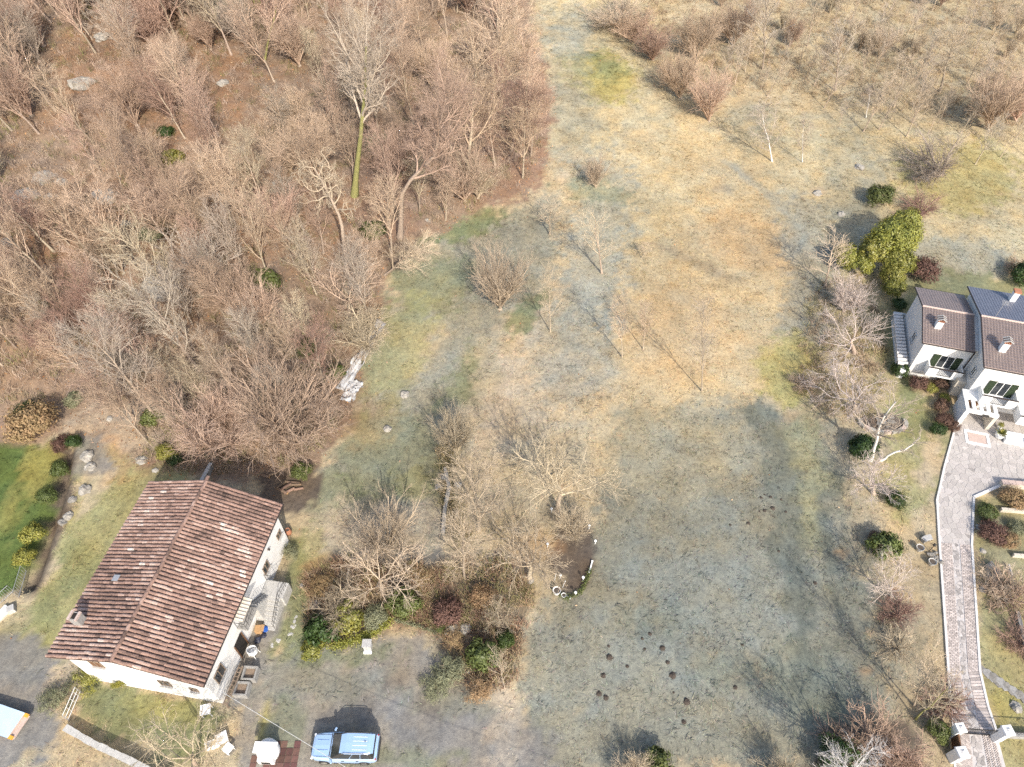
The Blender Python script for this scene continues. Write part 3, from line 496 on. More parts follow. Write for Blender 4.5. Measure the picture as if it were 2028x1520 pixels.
# ---------------------------------------------------------------- leafy shrubs
def leaf_mesh(seed, n, rx, ry, rz, leaf, lumps, shell=.55, droop=0., thin=.45):
    g = np.random.default_rng(seed)
    d = unit(g.normal(0, 1, (lumps, 3))); d[:, 2] = np.abs(d[:, 2]) * 1.0 - .15; ctr = d * g.uniform(shell, .95, lumps)[:, None]
    rad = g.uniform(.22, .42, lumps); li = g.integers(0, lumps, n)
    o = unit(g.normal(0, 1, (n, 3))) * (g.random(n) ** .45)[:, None]
    p = ctr[li] + o * rad[li][:, None]
    nor = unit(o + d[li] * .8 + g.normal(0, .5, (n, 3)))
    p = p * np.array([rx, ry, rz]) + np.array([0, 0, rz * .62]); p[:, 2] = np.abs(p[:, 2]) + .05
    a = unit(np.cross(nor, unit(g.normal(0, 1, (n, 3))))); a[:, 2] -= droop; b = np.cross(nor, a); s = leaf * g.uniform(.6, 1.35, n)[:, None]
    fold = nor * s * .18
    V = np.stack([p - a * s, p + b * s * thin + fold, p + a * s, p - b * s * thin + fold], 1).reshape(-1, 3)
    return np_mesh('foliage', V, np.arange(n * 4, dtype=np.int32).reshape(-1, 4))
BUSH = {'round': [leaf_mesh(600 + i, 4200, 1, 1, .9, .062, 40) for i in range(3)], 'broad': [leaf_mesh(620 + i, 2600, 1, 1, .95, .1, 30) for i in range(2)],
        'wisp': [leaf_mesh(640 + i, 1800, 1, 1, .7, .11, 24, .3, .3, .12) for i in range(2)], 'big': [leaf_mesh(680 + i, 6500, 1, 1, .95, .062, 60) for i in range(2)], 'column': [leaf_mesh(660, 3600, .55, .55, 1., .07, 40)]}
(_, _), (sv, sq) = grow(700, .2, .06, [(9, .2, 1, 45, .8, .05, .1, 4, 3, .015), (4, .3, 1, 40, .35, .02, .1, 3, 3, .01)])
STEMS = np_mesh('stems', sv, sq); STEMS.materials.append(M['bark'])
def bush(kind, var, px, wpx, leaf, label, cat='shrub', group=None, name='leafy_shrub', tall=1., deep=1., rz=None, up=0.):
    b = G(*px); sc = wpx / (F / project(b.x, b.y, b.z)[2]) / 2
    ms = BUSH[kind][var % len(BUSH[kind])]
    o = thing(name, label, cat, b + Vector((0, 0, up - .04)), random.uniform(0, 6.28) if rz is None else rz, group)
    o.scale = (sc * deep, sc, sc * tall)
    f = link('foliage', ms, None, o)
    if not ms.materials: ms.materials.append(M['leaf_mid'])
    override(f, leaf); link('stem', STEMS, None, o)
    return o
# ---------------------------------------------------------------- trees one can pick out
T = tree
T('tall', 0, (700, 388), (722, -25), 'tallest pale tree of the wood with mossy yellow-green trunk', yaw=.2)
T('bent', 0, (790, 472), (905, 120), 'big bare tree with a crooked elbow-bent trunk at the wood edge', yaw=-.1)
T('gnarled', 0, (688, 530), (640, 290), 'gnarled bare tree with twisted pale branches left of the mossy tall tree', yaw=0.)
T('woodland', 0, (890, 365), (905, 130), 'bare tree with pinkish crown behind the elbow-bent tree', cr=70)
T('woodland', 1, (920, 350), (960, 30), 'tall pinkish bare tree at the top of the wood beside the grass track', cr=90)
T('woodland', 2, (1010, 300), (1035, 150), 'russet bare tree leaning over the grass track', twig='twig_red', cr=70)
T('woodland', 3, (985, 190), (1000, -10), 'bare tree at the wood corner near the top edge', cr=80)
T('orchard', 0, (690, 625), (690, 490), 'round-crowned bare tree below the gnarled tree', twig='twig_pink', cr=80)
T('coppice', 0, (440, 885), (400, 745), 'wide many-stemmed bare tree right behind the tiled roof', twig='twig_pink', cr=95)
T('coppice', 1, (562, 880), (560, 700), 'huge dome-shaped bare thicket tree above the log pile', twig='twig_pink', cr=130)
T('woodland', 4, (312, 835), (160, 615), 'long leaning bare tree above the grassy bank', twig='twig_grey', cr=75)
T('woodland', 5, (392, 735), (215, 515), 'pale leaning bare tree in front of the big round boulder', twig='twig_grey', cr=80)
T('orchard', 1, (395, 585), (350, 445), 'silvery round-crowned bare tree over the big round boulder', twig='twig_grey', cr=95)
T('woodland', 0, (522, 120), (560, -60), 'yellowish bare trunk at the top edge beside the ivy patch', bark='bark_ivy', cr=50)
T('woodland', 2, (262, 455), (200, 235), 'slim straight bare tree rising beside the pair of pale boulders', twig='twig_brown', cr=45)
T('woodland', 1, (760, 545), (850, 470), 'low bare tree leaning out over the grass below the bent tree', twig='twig_tan', cr=50)
T('coppice', 2, (720, 690), (700, 590), 'tangled bare thicket above the torn plastic sheet', twig='twig_tan', cr=70)
T('orchard', 0, (1102, 1014), (1118, 815), 'largest orchard tree, wide crown, beside the oval flower bed', yaw=.4, cr=112)
T('woodland', 3, (946, 1050), (932, 905), 'bare fruit tree with upright trunk left of the largest orchard tree', twig='twig_tan', cr=72)
T('woodland', 4, (918, 1145), (910, 1042), 'smaller bare fruit tree just above the shrub bed', twig='twig_tan', cr=58)
T('orchard', 1, (1046, 1145), (1062, 1035), 'low spreading fruit tree leaning over the oval flower bed', twig='twig_tan', cr=80)
T('orchard', 2, (757, 1172), (722, 1070), 'wide low fruit tree behind the clipped shrub bed', twig='twig_tan', cr=98)
T('coppice', 3, (765, 1092), (762, 985), 'feathery pale shrub tree in the grass right of the tiled house', twig='twig_tan', cr=76)
T('coppice', 0, (902, 898), (885, 770), 'upright feathery bare tree growing on the old stone edge', twig='twig_tan', cr=48)
T('coppice', 1, (988, 612), (985, 455), 'fuzzy bare tree in the middle of the sloping meadow', twig='twig_tan', cr=68)
T('slender', 0, (1088, 658), (1085, 515), 'slim bare sapling with a dark patch at its foot', twig='twig_tan', cr=28)
T('slender', 1, (1190, 542), (1190, 405), 'pale slim sapling with reddish grass at its foot', twig='twig_tan', cr=45)
T('slender', 2, (1230, 708), (1228, 575), 'slim grey sapling at the edge of the golden grass', twig='twig_pink', cr=25)
T('slender', 0, (1272, 692), (1276, 590), 'short slim sapling standing in golden grass', twig='twig_pink', cr=22)
T('slender', 1, (1388, 775), (1386, 560), 'tall thin sapling alone in the golden grass', twig='twig_grey', cr=30)
T('slender', 2, (1086, 465), (1092, 385), 'small bare sapling with a white tag above the meadow', twig='twig_tan', cr=35)
T('slender', 0, (1268, 512), (1285, 480), 'tiny bent sapling in the pale grass', twig='twig_tan', cr=18)
T('coppice', 2, (1178, 372), (1182, 275), 'thin wispy bush beside the grass track', twig='twig_tan', cr=30)
T('birch', 0, (1527, 320), (1512, 195), 'twin-stemmed white birch in the upper meadow', name='birch_tree', cr=40)
T('birch', 1, (1587, 322), (1592, 222), 'slim single birch right of the twin-stemmed birch', name='birch_tree', cr=25)
T('birch', 1, (1508, 138), (1522, -40), 'tall pale tree rising past the top edge above the birches', name='birch_tree', bark='bark', cr=55)
T('birch', 0, (1652, 180), (1675, 25), 'leaning pale tree in the dry upper meadow', name='birch_tree', bark='bark', cr=45)
T('slender', 1, (1768, 212), (1800, 90), 'slim bare tree at the right of the dry upper meadow', cr=40)
T('birch', 1, (1713, 234), (1722, 165), 'short white-stemmed young tree in the dry upper meadow', name='birch_tree', cr=25)
T('slender', 2, (1858, 182), (1905, 40), 'tall slim bare tree in the upper right meadow', cr=50)
T('coppice', 3, (1862, 348), (1800, 275), 'sprawling pale grey tree leaning left above the red bush', twig='twig_grey', cr=72)
T('coppice', 0, (1955, 258), (2005, 70), 'tall fan-shaped thicket at the right edge', twig='twig_pink', cr=60)
T('coppice', 1, (2010, 240), (2030, 130), 'brown thicket cut by the right edge', twig='twig_brown', cr=50)
for i, (b, t, l) in enumerate([((1345, 195), (1330, 55), 'left of the twin thickets at the track fork'), ((1402, 240), (1412, 95), 'nearest reddish thicket pointing down into the meadow'), ((1290, 120), (1300, 5), 'dense dark thicket at the track bend'), ((1255, 85), (1240, -15), 'thicket hanging over the track near the top'), ((1375, 120), (1390, -30), 'thicket behind the track fork at the top edge'), ((1450, 90), (1460, -30), 'tall thicket right of the track fork at the top edge')]):
    T('coppice', i, b, t, 'reddish-brown bare ' + l if 'thicket' in l and not l.startswith('nearest') else l + ', bare and reddish', twig=['twig_brown', 'twig_brown', 'twig_red', 'twig_brown', 'twig_pink', 'twig_brown'][i], cr=50, cat='thicket', name='bare_thicket')
T('coppice', 3, (1225, 55), (1215, -30), 'straw-coloured twiggy bush at the top edge of the track', twig='twig_tan', cr=75)
# garden of the white house
T('slender', 0, (1632, 568), (1655, 465), 'slim bare tree left of the glossy evergreen', cr=45)
T('coppice', 2, (1668, 618), (1700, 520), 'pinkish upright bare tree below the glossy evergreen', twig='twig_pale', cr=45)
T('orchard', 0, (1690, 700), (1678, 590), 'broad bare tree beside the white house lawn', twig='twig_pale', cr=82)
T('orchard', 2, (1692, 815), (1688, 725), 'broad bare tree above the round stone bed', twig='twig_pale', cr=86)
T('birch_bent', 0, (1722, 912), (1795, 780), 'white-barked birch with a kinked trunk by the stone bed', name='birch_tree', yaw=.0)
T('birch_low', 0, (1742, 912), (1830, 862), 'low white birch limb leaning right over the lawn', name='birch_tree', yaw=.3)
T('orchard', 1, (1728, 978), (1728, 905), 'spreading bare fruit tree left of the round clipped bush', twig='twig_pale', cr=60)
T('orchard', 2, (1762, 1190), (1768, 1105), 'bare fruit tree below the stone bench', twig='twig_pale', cr=58)
T('slender', 1, (1808, 1398), (1835, 1305), 'bare sapling beside the drive near the gate', cr=42)
T('slender', 2, (1812, 1425), (1885, 1352), 'leaning yellow-barked tree reaching over the drive by the gate', bark='bark_ivy', cr=42)
T('orchard', 0, (1690, 1545), (1665, 1455), 'chalk-white bare bush at the bottom edge', twig='twig_white', bark='birch', cat='shrub', cr=70)
T('orchard', 2, (385, 1520), (360, 1425), 'pale bare shrub inside the walled yard at the bottom left', twig='twig_tan', cr=105)
T('orchard', 1, (990, 1238), (975, 1195), 'low crooked bare shrub at the right of the shrub bed', twig='twig_tan', cat='shrub', name='bare_shrub', cr=42)
T('slender', 1, (998, 1365), (990, 1300), 'thin forked sapling at the foot of the shrub bed', cr=28)
T('coppice', 2, (668, 1215), (672, 1165), 'pale twiggy shrub at the left of the shrub bed', twig='twig_tan', cat='shrub', name='bare_shrub', cr=55)
T('coppice', 0, (1130, 1055), (1125, 1010), 'twiggy rose bush inside the oval flower bed', twig='twig_tan', cat='shrub', name='bare_shrub', cr=45)
# the wood: each slim tree a tree of its own
poly_w = pol(*WOOD)
BOULD = [(50, 388), (88, 356), (98, 388), (212, 392), (160, 165), (312, 566), (556, 378)]
cnt = 0; tries = 0; spots = []; WOODS = []; YOUNG = []
while cnt < 285 and tries < 20000:
    tries += 1
    x = random.uniform(-40, 1090); y = random.uniform(-20, 900) if random.random() < .8 else random.uniform(-140, 60)
    if shape_sd(poly_w, np.array([float(x)]), np.array([float(y)]))[0] < 14: continue
    if x < 260 and y > 770: continue
    if abs(x - 705) < 60 and 650 < y < 860: continue
    if 655 < x < 765 and 385 < y < 490: continue
    if any(math.hypot(x - a, y - b) < 26 for a, b in BASES): continue
    if any(abs(x - a) < 45 and -25 < y - b < 60 for a, b in BOULD): continue
    dmin = 17 + 20 * max(0, min(1, y / 900))
    if any(math.hypot(x - a, (y - b) * 1.25) < dmin for a, b in spots): continue
    if (abs(x - 330) < 190 and abs(y - 330) < 170 and random.random() < .35): continue
    spots.append((x, y)); hgt = random.uniform(7., 12.5) * (1.15 if y < 250 else .95) * (.75 if y > 650 else 1)
    lx = -.34 * max(0, min(1, (700 - x) / 600)) + random.uniform(-.12, .12)
    zone = 'in the far top part of the wood' if y < 150 else 'among the pale boulders on the wooded slope' if x < 330 and y < 480 else 'in the wood above the tiled house' if y > 480 else 'in the middle of the brown wood'
    col = random.choices(['twig_pink', 'twig_brown', 'twig_tan', 'twig_red', 'twig_grey'], [5, 4, 2, 1.2, 1.2])[0]
    nm = {'twig_pink': 'pinkish', 'twig_brown': 'brown', 'twig_tan': 'tan', 'twig_red': 'russet', 'twig_grey': 'pale grey'}[col]
    kd_ = 'slim' if random.random() < .72 else 'many-stemmed'
    if kd_ == 'slim': o = T('woodland', random.randrange(6), (x, y), None, f'slim bare {nm} tree {zone}', group=f'slim {nm} trees {zone}', twig=col, h=hgt, lean=(lx, random.uniform(-.05, .12)), wide=random.uniform(.85, 1.2), keep=False, name='woodland_tree')
    else: o = T('coppice', random.randrange(4), (x, y), None, f'many-stemmed bare {nm} tree {zone}', group=f'many-stemmed {nm} trees {zone}', twig=col, h=hgt * .62, lean=(lx * .6, 0), wide=random.uniform(.8, 1.1), keep=False, name='coppice_tree')
    WOODS.append((o, x, y, f'{kd_} bare {nm} tree'))
    cnt += 1
# young trees scattered over the dry upper meadow
cnt = 0; spots = []
while cnt < 175:
    x = random.uniform(1420, 2040); y = random.uniform(-60, 330)
    if y > 175 + (x - 1420) * .3 or any(math.hypot(x - a, y - b) < 17 for a, b in BASES + spots): continue
    spots.append((x, y)); z = 'along the top right edge' if y < 60 else 'in the dry upper meadow'
    if y > 120 or random.random() < .5: w__ = 'thin pale sapling'; o = T('slender', cnt, (x, y), None, 'thin pale sapling ' + z, group='thin saplings ' + z, h=random.uniform(3.5, 9), lean=(random.uniform(-.1, .2), 0), twig=random.choice(['twig_tan', 'twig_grey']), wide=random.uniform(.8, 1.3), keep=False, name='sapling')
    else: w__ = 'feathery bare thicket'; o = T('coppice', cnt, (x, y), None, 'feathery bare thicket ' + z, group='feathery thickets ' + z, h=random.uniform(2.6, 5.6) * (1 if y < 130 else .6), twig=random.choice(['twig_tan', 'twig_tan', 'twig_brown']), wide=random.uniform(.5, .75), keep=False, cat='thicket', name='bare_thicket')
    YOUNG.append((o, x, y, w__))
    cnt += 1
# low brush filling the wood
def brush(name, n, poly, label, pal, seed, hmin=.5, hmax=1.5, stems=22, y0=15.):
    g = np.random.default_rng(seed); pa = np.clip(np.array(poly, float), (-40, -40), (2070, 1560)); lo, hi = pa.min(0), pa.max(0); p = drop(g.uniform(lo[0], hi[0], n * 5), g.uniform(lo[1], hi[1], n * 5)); Zp = height(*p.T); px, py, d = project(p[:, 0], p[:, 1], Zp)
    k = shape_sd(pol(*poly), px, py) > 6; k &= ~((px < 270) & (py > 800) & (py < 1000) & (len(poly) > 12)); p, Zp = p[k][:n], Zp[k][:n]; n = len(p)
    base = np.repeat(np.stack([p[:, 0], p[:, 1], Zp], -1), stems, 0); N = len(base); base[:, :2] += g.normal(0, .28, (N, 2)); hh = np.repeat(g.uniform(hmin, hmax, n), stems) * g.uniform(.5, 1.1, N)
    d0 = unit(np.stack([g.normal(0, .5, N), g.normal(0, .5, N), np.ones(N)], -1)); d1 = unit(d0 + g.normal(0, .35, (N, 3)) - np.array([0, 0, .15]))
    P = np.stack([base, base + d0 * hh[:, None] * .5, base + (d0 + d1) * hh[:, None] * .5], 1); Rr = np.tile(np.array([.016, .014, .005]), (N, 1))
    V, Q = tubes(P, Rr, 3); pc = np.array(pal)[g.integers(0, len(pal), n)] * g.uniform(.75, 1.25, n)[:, None]
    tag(link(name, np_mesh(name, V, Q, np.repeat(pc, stems * 9, 0)), M['leaf_litter']), label, 'undergrowth', kind='stuff')
brush('undergrowth', 4300, WOOD, 'low tangled brown undergrowth between the bare trees of the wood', [(.42, .32, .24), (.36, .26, .19), (.48, .38, .28), (.32, .26, .17), (.24, .23, .1), (.46, .37, .3)], 81, stems=12)
brush('bed_brush', 620, [(600, 1130), (690, 1095), (850, 1120), (1000, 1090), (1060, 1170), (1035, 1260), (1020, 1365), (930, 1370), (870, 1262), (780, 1225), (640, 1290), (600, 1240)], 'tangled dry brush filling the shrub bed', [(.42, .33, .2), (.36, .24, .16), (.28, .26, .12), (.46, .36, .24), (.32, .2, .14)], 83, .4, 1.1)
brush('edge_brush', 260, [(1590, 560), (1700, 540), (1760, 620), (1760, 760), (1730, 860), (1640, 830), (1570, 780)], 'low dry brush under the broad bare trees by the white house', [(.42, .33, .22), (.38, .28, .2), (.34, .31, .16)], 84, .3, .9)
brush('bank_brush', 150, [(860, 880), (910, 880), (900, 960), (940, 1060), (900, 1100), (870, 1000)], 'low dry growth along the old stone edge', [(.42, .33, .2), (.3, .27, .13)], 85, .3, .8)
brush('dry_scrub', 1300, [(1250, -20), (2050, -20), (2050, 260), (1850, 240), (1700, 200), (1480, 190), (1400, 235), (1330, 170), (1240, 80)], 'dry waist-high scrub on the upper right meadow', [(.42, .32, .2), (.36, .26, .17), (.46, .35, .24)], 82, .4, 1.2, 14)
# ---------------------------------------------------------------- leafy shrubs and hedges
B = bush
B('round', 0, (1735, 404), 58, 'leaf_mid', 'small round dark green bush above the glossy evergreen')
for i, (x, y, w, tl, c) in enumerate([(1788, 468, 62, 1.9, 'leaf_yellow'), (1752, 500, 84, 2.0, 'leaf_yellow'), (1716, 515, 56, 1.6, 'leaf_yellow'), (1744, 562, 50, 1.5, 'leaf_yellow')]):
    pass
# the glossy evergreen is one tree with several leaf masses
b0 = G(1746, 548); ev = thing('evergreen_tree', 'big glossy yellow-green evergreen tree with leafy crown beside the white house', 'tree', b0)
for i, (dx, dy, z, r) in enumerate([(1.5, 3.2, 1.1, 2.0), (.3, 1.6, 1.5, 2.1), (-1.3, .9, .8, 1.7), (.4, -.3, .9, 1.6), (-.1, -1.6, .4, 1.3), (-2.4, .1, .4, 1.2), (2.6, 4.6, 1.2, 1.7), (-3.3, 1.2, .3, 1.4), (-.3, -2.9, .2, 1.1), (.9, .9, 2.2, 1.5)]):
    f = link('crown', BUSH['big'][i % 2], None, ev, (dx, dy, z))
    if not BUSH['big'][i % 2].materials: BUSH['big'][i % 2].materials.append(M['leaf_yellow'])
    override(f, 'leaf_yellow'); f.location = (dx * 1.25, dy * 1.2, z * 1.3); f.scale = (r * 1.12, r * 1.12, r * 1.25); f.rotation_euler = (0, 0, i * 1.3)
MB().tube([(0, 0, -.1), (.1, .4, 1.2), (.3, 1.2, 3.)], [.2, .16, .08], 8).build('trunk', M['bark'], ev)
T('coppice', 3, (1822, 425), (1818, 375), 'low reddish twiggy bush right of the glossy evergreen', twig='twig_red', cat='shrub', name='bare_shrub', cr=45)
B('round', 1, (1818, 552), 66, 'leaf_red', 'dark russet bush behind the white garden seat')
B('round', 2, (1774, 612), 34, 'leaf_green', 'small dark clipped bush near the house corner')
B('round', 0, (1766, 996), 46, 'leaf_green', 'round clipped dark green bush below the birch', tall=.9)
B('broad', 0, (1700, 900), 60, 'leaf_green', 'dark evergreen bush behind the white-barked birch')
B('broad', 1, (1742, 1092), 62, 'leaf_mid', 'green bush with russet tips left of the stone bench')
B('round', 1, (1728, 1068), 28, 'leaf_red', 'small russet bush on the green bush left of the bench')
T('shrub', 0, (1778, 1220), (1776, 1195), 'red twiggy low shrub below the bare fruit tree', twig='twig_red', wide=1.3, cat='shrub', name='bare_shrub')
T('shrub', 1, (1776, 1285), (1772, 1258), 'tan twiggy low shrub at the edge of the field', twig='twig_tan', wide=1.2, cat='shrub', name='bare_shrub')
B('round', 2, (1848, 1456), 52, 'leaf_mid', 'leafy green bush beside the left gate pillar', tall=1.2)
T('shrub', 2, (1875, 1398), (1872, 1372), 'reddish twiggy shrub hanging over the drive edge', twig='twig_red', wide=1.2, cat='shrub', name='bare_shrub')
B('round', 0, (1655, 1522), 110, 'leaf_green', 'large dark green bush at the bottom edge below the chalk-white bush', tall=.8)
T('shrub', 0, (1728, 1490), (1726, 1455), 'rusty low bush on the dark soil at the bottom right', twig='twig_brown', wide=1.4, cat='shrub', name='bare_shrub')
T('coppice', 3, (1800, 1545), (1796, 1505), 'red-stemmed bare shrub at the bottom edge left of the gate', twig='twig_pink', cat='shrub', name='bare_shrub', cr=55)
B('broad', 1, (1298, 1520), 62, 'leaf_mid', 'dark green bush at the bottom edge of the field')
T('coppice', 0, (1255, 1538), (1252, 1512), 'tan twiggy bush left of the dark bush at the bottom edge', twig='twig_tan', cat='shrub', name='bare_shrub', cr=45)
T('coppice', 2, (1545, 1542), (1542, 1512), 'yellowish twiggy bush at the bottom edge of the field', twig='twig_tan', cat='shrub', name='bare_shrub', cr=45)
# foundation planting along the white house
for i, (x, y, w, c, l) in enumerate([(1812, 768, 40, 'leaf_red', 'dark red shrub at the front corner of the lower wing'), (1838, 775, 26, 'leaf_yellow', 'small yellow-green clipped shrub under the lower window'), (1858, 768, 30, 'leaf_red', 'russet shrub right of the yellow-green clipped shrub'), (1881, 762, 24, 'leaf_mid', 'green potted bush under the inner corner of the white house'), (1866, 792, 22, 'leaf_yellow', 'golden small shrub in the middle of the row beside the terrace'), (1858, 810, 32, 'leaf_red', 'dark red shrub in the row beside the terrace'), (1862, 838, 36, 'leaf_red', 'orange-red shrub in the row beside the terrace'), (1852, 858, 34, 'leaf_green', 'variegated dark shrub at the end of the row'), (1884, 850, 26, 'leaf_red', 'low russet shrub beside the terrace kerb')]):
    B('round', i, (x, y), w, c, l)
B('broad', 0, (1778, 742), 36, 'leaf_green', 'dark bush behind the broad bare trees near the white steps')
B('round', 2, (2018, 560), 60, 'leaf_green', 'dark shrub at the right edge behind the white house')
T('shrub', 1, (2010, 535), (2012, 505), 'brown twiggy shrub at the right edge behind the white house', twig='twig_brown', wide=1.3, cat='shrub', name='bare_shrub')
for i, (x, y, w, c, l) in enumerate([(1948, 1020, 46, 'leaf_mid', 'low green shrub at the top of the bed right of the drive'), (1958, 1062, 60, 'leaf_red', 'dark brown shrub in the bed right of the drive'), (1990, 1075, 44, 'leaf_tan', 'tan shrub in the bed right of the drive'), (2002, 995, 60, 'leaf_tan', 'pale tan bush against the buff terrace wall'), (2010, 1050, 40, 'leaf_olive', 'grey-green shrub at the right edge beside the drive bed')]):
    B('round', i, (x, y), w, c, l, tall=.7)
T('shrub', 2, (1975, 1165), (1975, 1140), 'tangled low bare shrub below the pale boulder', twig='twig_tan', wide=1.6, cat='shrub', name='bare_shrub')
T('shrub', 0, (2000, 1190), (2000, 1160), 'brown low bare shrub at the right of the pale boulder', twig='twig_brown', wide=1.4, cat='shrub', name='bare_shrub')
T('shrub', 1, (2018, 1275), (2016, 1252), 'rust-coloured shrub at the right edge near the ditch', twig='twig_red', wide=1.3, cat='shrub', name='bare_shrub')
T('shrub', 2, (1590, 765), (1590, 738), 'pinkish bare shrub left of the broad bare trees', twig='twig_pink', wide=1.5, cat='shrub', name='bare_shrub')
# lawn hedge at the left
for i, (x, y, w, c, l) in enumerate([(122, 938, 40, 'leaf_mid', 'topmost leafy bush of the lawn hedge'), (98, 992, 42, 'leaf_mid', 'second bush from the top of the lawn hedge'), (74, 1068, 52, 'leaf_yellow', 'widest yellowish bush of the lawn hedge'), (54, 1112, 44, 'leaf_yellow', 'lowest yellowish bush of the lawn hedge')]):
    B('round', i, (x, y), w, c, l, name='hedge_bush', group='hedge bushes along the lawn', tall=1.1)
B('round', 1, (78, 858), 100, 'leaf_tan', 'large tan-green bush at the top of the lawn', tall=1.)
B('round', 0, (62, 832), 60, 'leaf_green', 'dark green bush behind the large tan-green bush')
B('wisp', 0, (126, 890), 52, 'leaf_red', 'rust-red feathery bush beside the lawn', tall=1.3)
B('round', 2, (152, 885), 34, 'leaf_green', 'narrow dark green bush right of the rust-red bush', tall=1.3)
# bushes round the tiled house
B('wisp', 1, (178, 1350), 66, 'leaf_yellow', 'yellowish ivy mound at the corner of the tiled house', tall=1.1)
B('wisp', 0, (240, 1362), 40, 'leaf_yellow', 'thin ivy climbing the gable wall', tall=1.6, deep=.35)
B('wisp', 1, (112, 1392), 74, 'leaf_olive', 'mound of pale dry grass between the road and the walled yard', tall=.7)
B('wisp', 0, (578, 1100), 44, 'leaf_olive', 'spiky pampas clump at the back corner of the tiled house', tall=1.3, name='pampas_grass')
B('round', 1, (598, 942), 44, 'leaf_mid', 'green bush beside the log pile')
B('round', 0, (330, 905), 42, 'leaf_yellow', 'yellow-green bush behind the tiled roof')
B('round', 2, (350, 918), 32, 'leaf_green', 'dark green bush next to the yellow-green bush behind the roof')
for i, (x, y, w, l) in enumerate([(305, 838, 48, 'green ivy-covered bush at the foot of the wood'), (330, 272, 34, 'single green bush high on the leafy slope'), (345, 328, 44, 'mossy yellow-green bush below the single green bush'), (305, 478, 50, 'pale green shrub behind the silvery tree'), (532, 572, 60, 'dark evergreen patch in the middle of the wood'), (610, 700, 46, 'dark evergreen bush left of the plastic sheet'), (668, 745, 40, 'dark green bush below the evergreen left of the plastic sheet'), (748, 300, 52, 'dark ivy bush at the foot of the tall mossy tree'), (742, 470, 50, 'green shrub between the gnarled and the bent tree'), (475, 60, 72, 'tall green ivy mass at the top edge'), (505, 20, 44, 'bright green ivy mass right of the tall ivy at the top edge'), (150, 800, 40, 'dark ivy clump above the large tan-green bush'), (430, 1000, 30, '')]):
    if l: B('round' if i % 2 else 'broad', i, (x, y), w, ['leaf_mid', 'leaf_green', 'leaf_mid', 'leaf_olive'][i % 4] if i not in (10, 2) else 'leaf_yellow', l, tall=1. if i != 9 else 2.)
# the shrub bed in the yard
for i, (kd, x, y, w, c, l, tl) in enumerate([('broad', 690, 1232, 70, 'leaf_yellow', 'bright variegated laurel in the shrub bed', 1.1), ('broad', 640, 1262, 66, 'leaf_green', 'dark laurel at the left end of the shrub bed', 1.2), ('broad', 622, 1292, 54, 'leaf_yellow', 'low yellow-green laurel at the left tip of the shrub bed', .9),
        ('round', 800, 1205, 72, 'leaf_mid', 'round green bush under the wide low fruit tree', 1.), ('round', 742, 1228, 56, 'leaf_olive', 'pale olive shrub above the clipped hedge', .8), ('wisp', 640, 1165, 60, 'leaf_tan', 'orange-tan dry clump at the left of the shrub bed', .9), ('round', 885, 1222, 66, 'leaf_red', 'purple-brown shrub in the middle of the bed', .9), ('round', 955, 1190, 56, 'leaf_tan', 'orange-brown shrub at the top right of the bed', .9),
        ('broad', 960, 1305, 70, 'leaf_mid', 'glossy green bush at the lower right of the bed', 1.), ('round', 1000, 1275, 40, 'leaf_green', 'dark conifer-like bush at the right end of the bed', 1.3), ('wisp', 890, 1338, 92, 'leaf_olive', 'large soft grey-olive grass mound at the foot of the bed', .75), ('wisp', 862, 1362, 70, 'leaf_olive', 'paler olive grass mound left of the large mound', .6), ('wisp', 950, 1375, 72, 'straw', 'straw-coloured ornamental grass at the foot of the bed', .8), ('wisp', 895, 1270, 46, 'straw', 'dry spiky grass clump above the olive mound', .8), ('round', 870, 1245, 26, 'leaf_mid', 'tiny round green bush beside the pale rock', 1.), ('wisp', 830, 1150, 60, 'leaf_tan', 'tan dead clump below the smaller fruit tree', .5)]):
    B(kd, i, (x, y), w, c, l, tall=tl)
# clipped low hedge lines of the bed
def hedge(pts, w, h, label, leaf, n=1500, seed=1):
    g = np.random.default_rng(seed); P = np.array([G(*p) for p in pts]); base = Vector(P[0]); s = np.concatenate([[0], np.cumsum(np.linalg.norm(np.diff(P, axis=0), axis=1))]); t = g.uniform(0, s[-1], n)
    c = np.stack([np.interp(t, s, P[:, i]) for i in range(3)], -1) + np.stack([g.normal(0, w * .4, n), g.normal(0, w * .4, n), g.uniform(.05, h, n)], -1) - P[0]
    a = unit(g.normal(0, 1, (n, 3))); b = unit(np.cross(a, g.normal(0, 1, (n, 3)))); k = .06
    V = np.stack([c - a * k, c + b * k * .6, c + a * k, c - b * k * .6], 1).reshape(-1, 3)
    o = thing('hedge', label, 'hedge', base); link('foliage', np_mesh('foliage', V, np.arange(n * 4, dtype=np.int32).reshape(-1, 4)), M[leaf], o)
    mb = MB()
    for i in range(14): q = c[g.integers(0, n)]; mb.tube([(q[0], q[1], -.05), (q[0], q[1], h * .8)], .015, 4)
    mb.build('stem', M['bark'], o)
hedge([(655, 1285), (700, 1272), (740, 1255), (770, 1232)], .5, .55, 'low clipped yellow-green hedge along the shrub bed', 'leaf_yellow', 2600, 5)
hedge([(778, 1230), (820, 1240), (865, 1256)], .25, .3, 'thin low hedge right of the stone pedestal', 'leaf_olive', 700, 6)
hedge([(1092, 1168), (1120, 1188), (1150, 1172), (1168, 1130)], .25, .3, 'low green edging at the tip of the oval flower bed', 'leaf_mid', 900, 7)

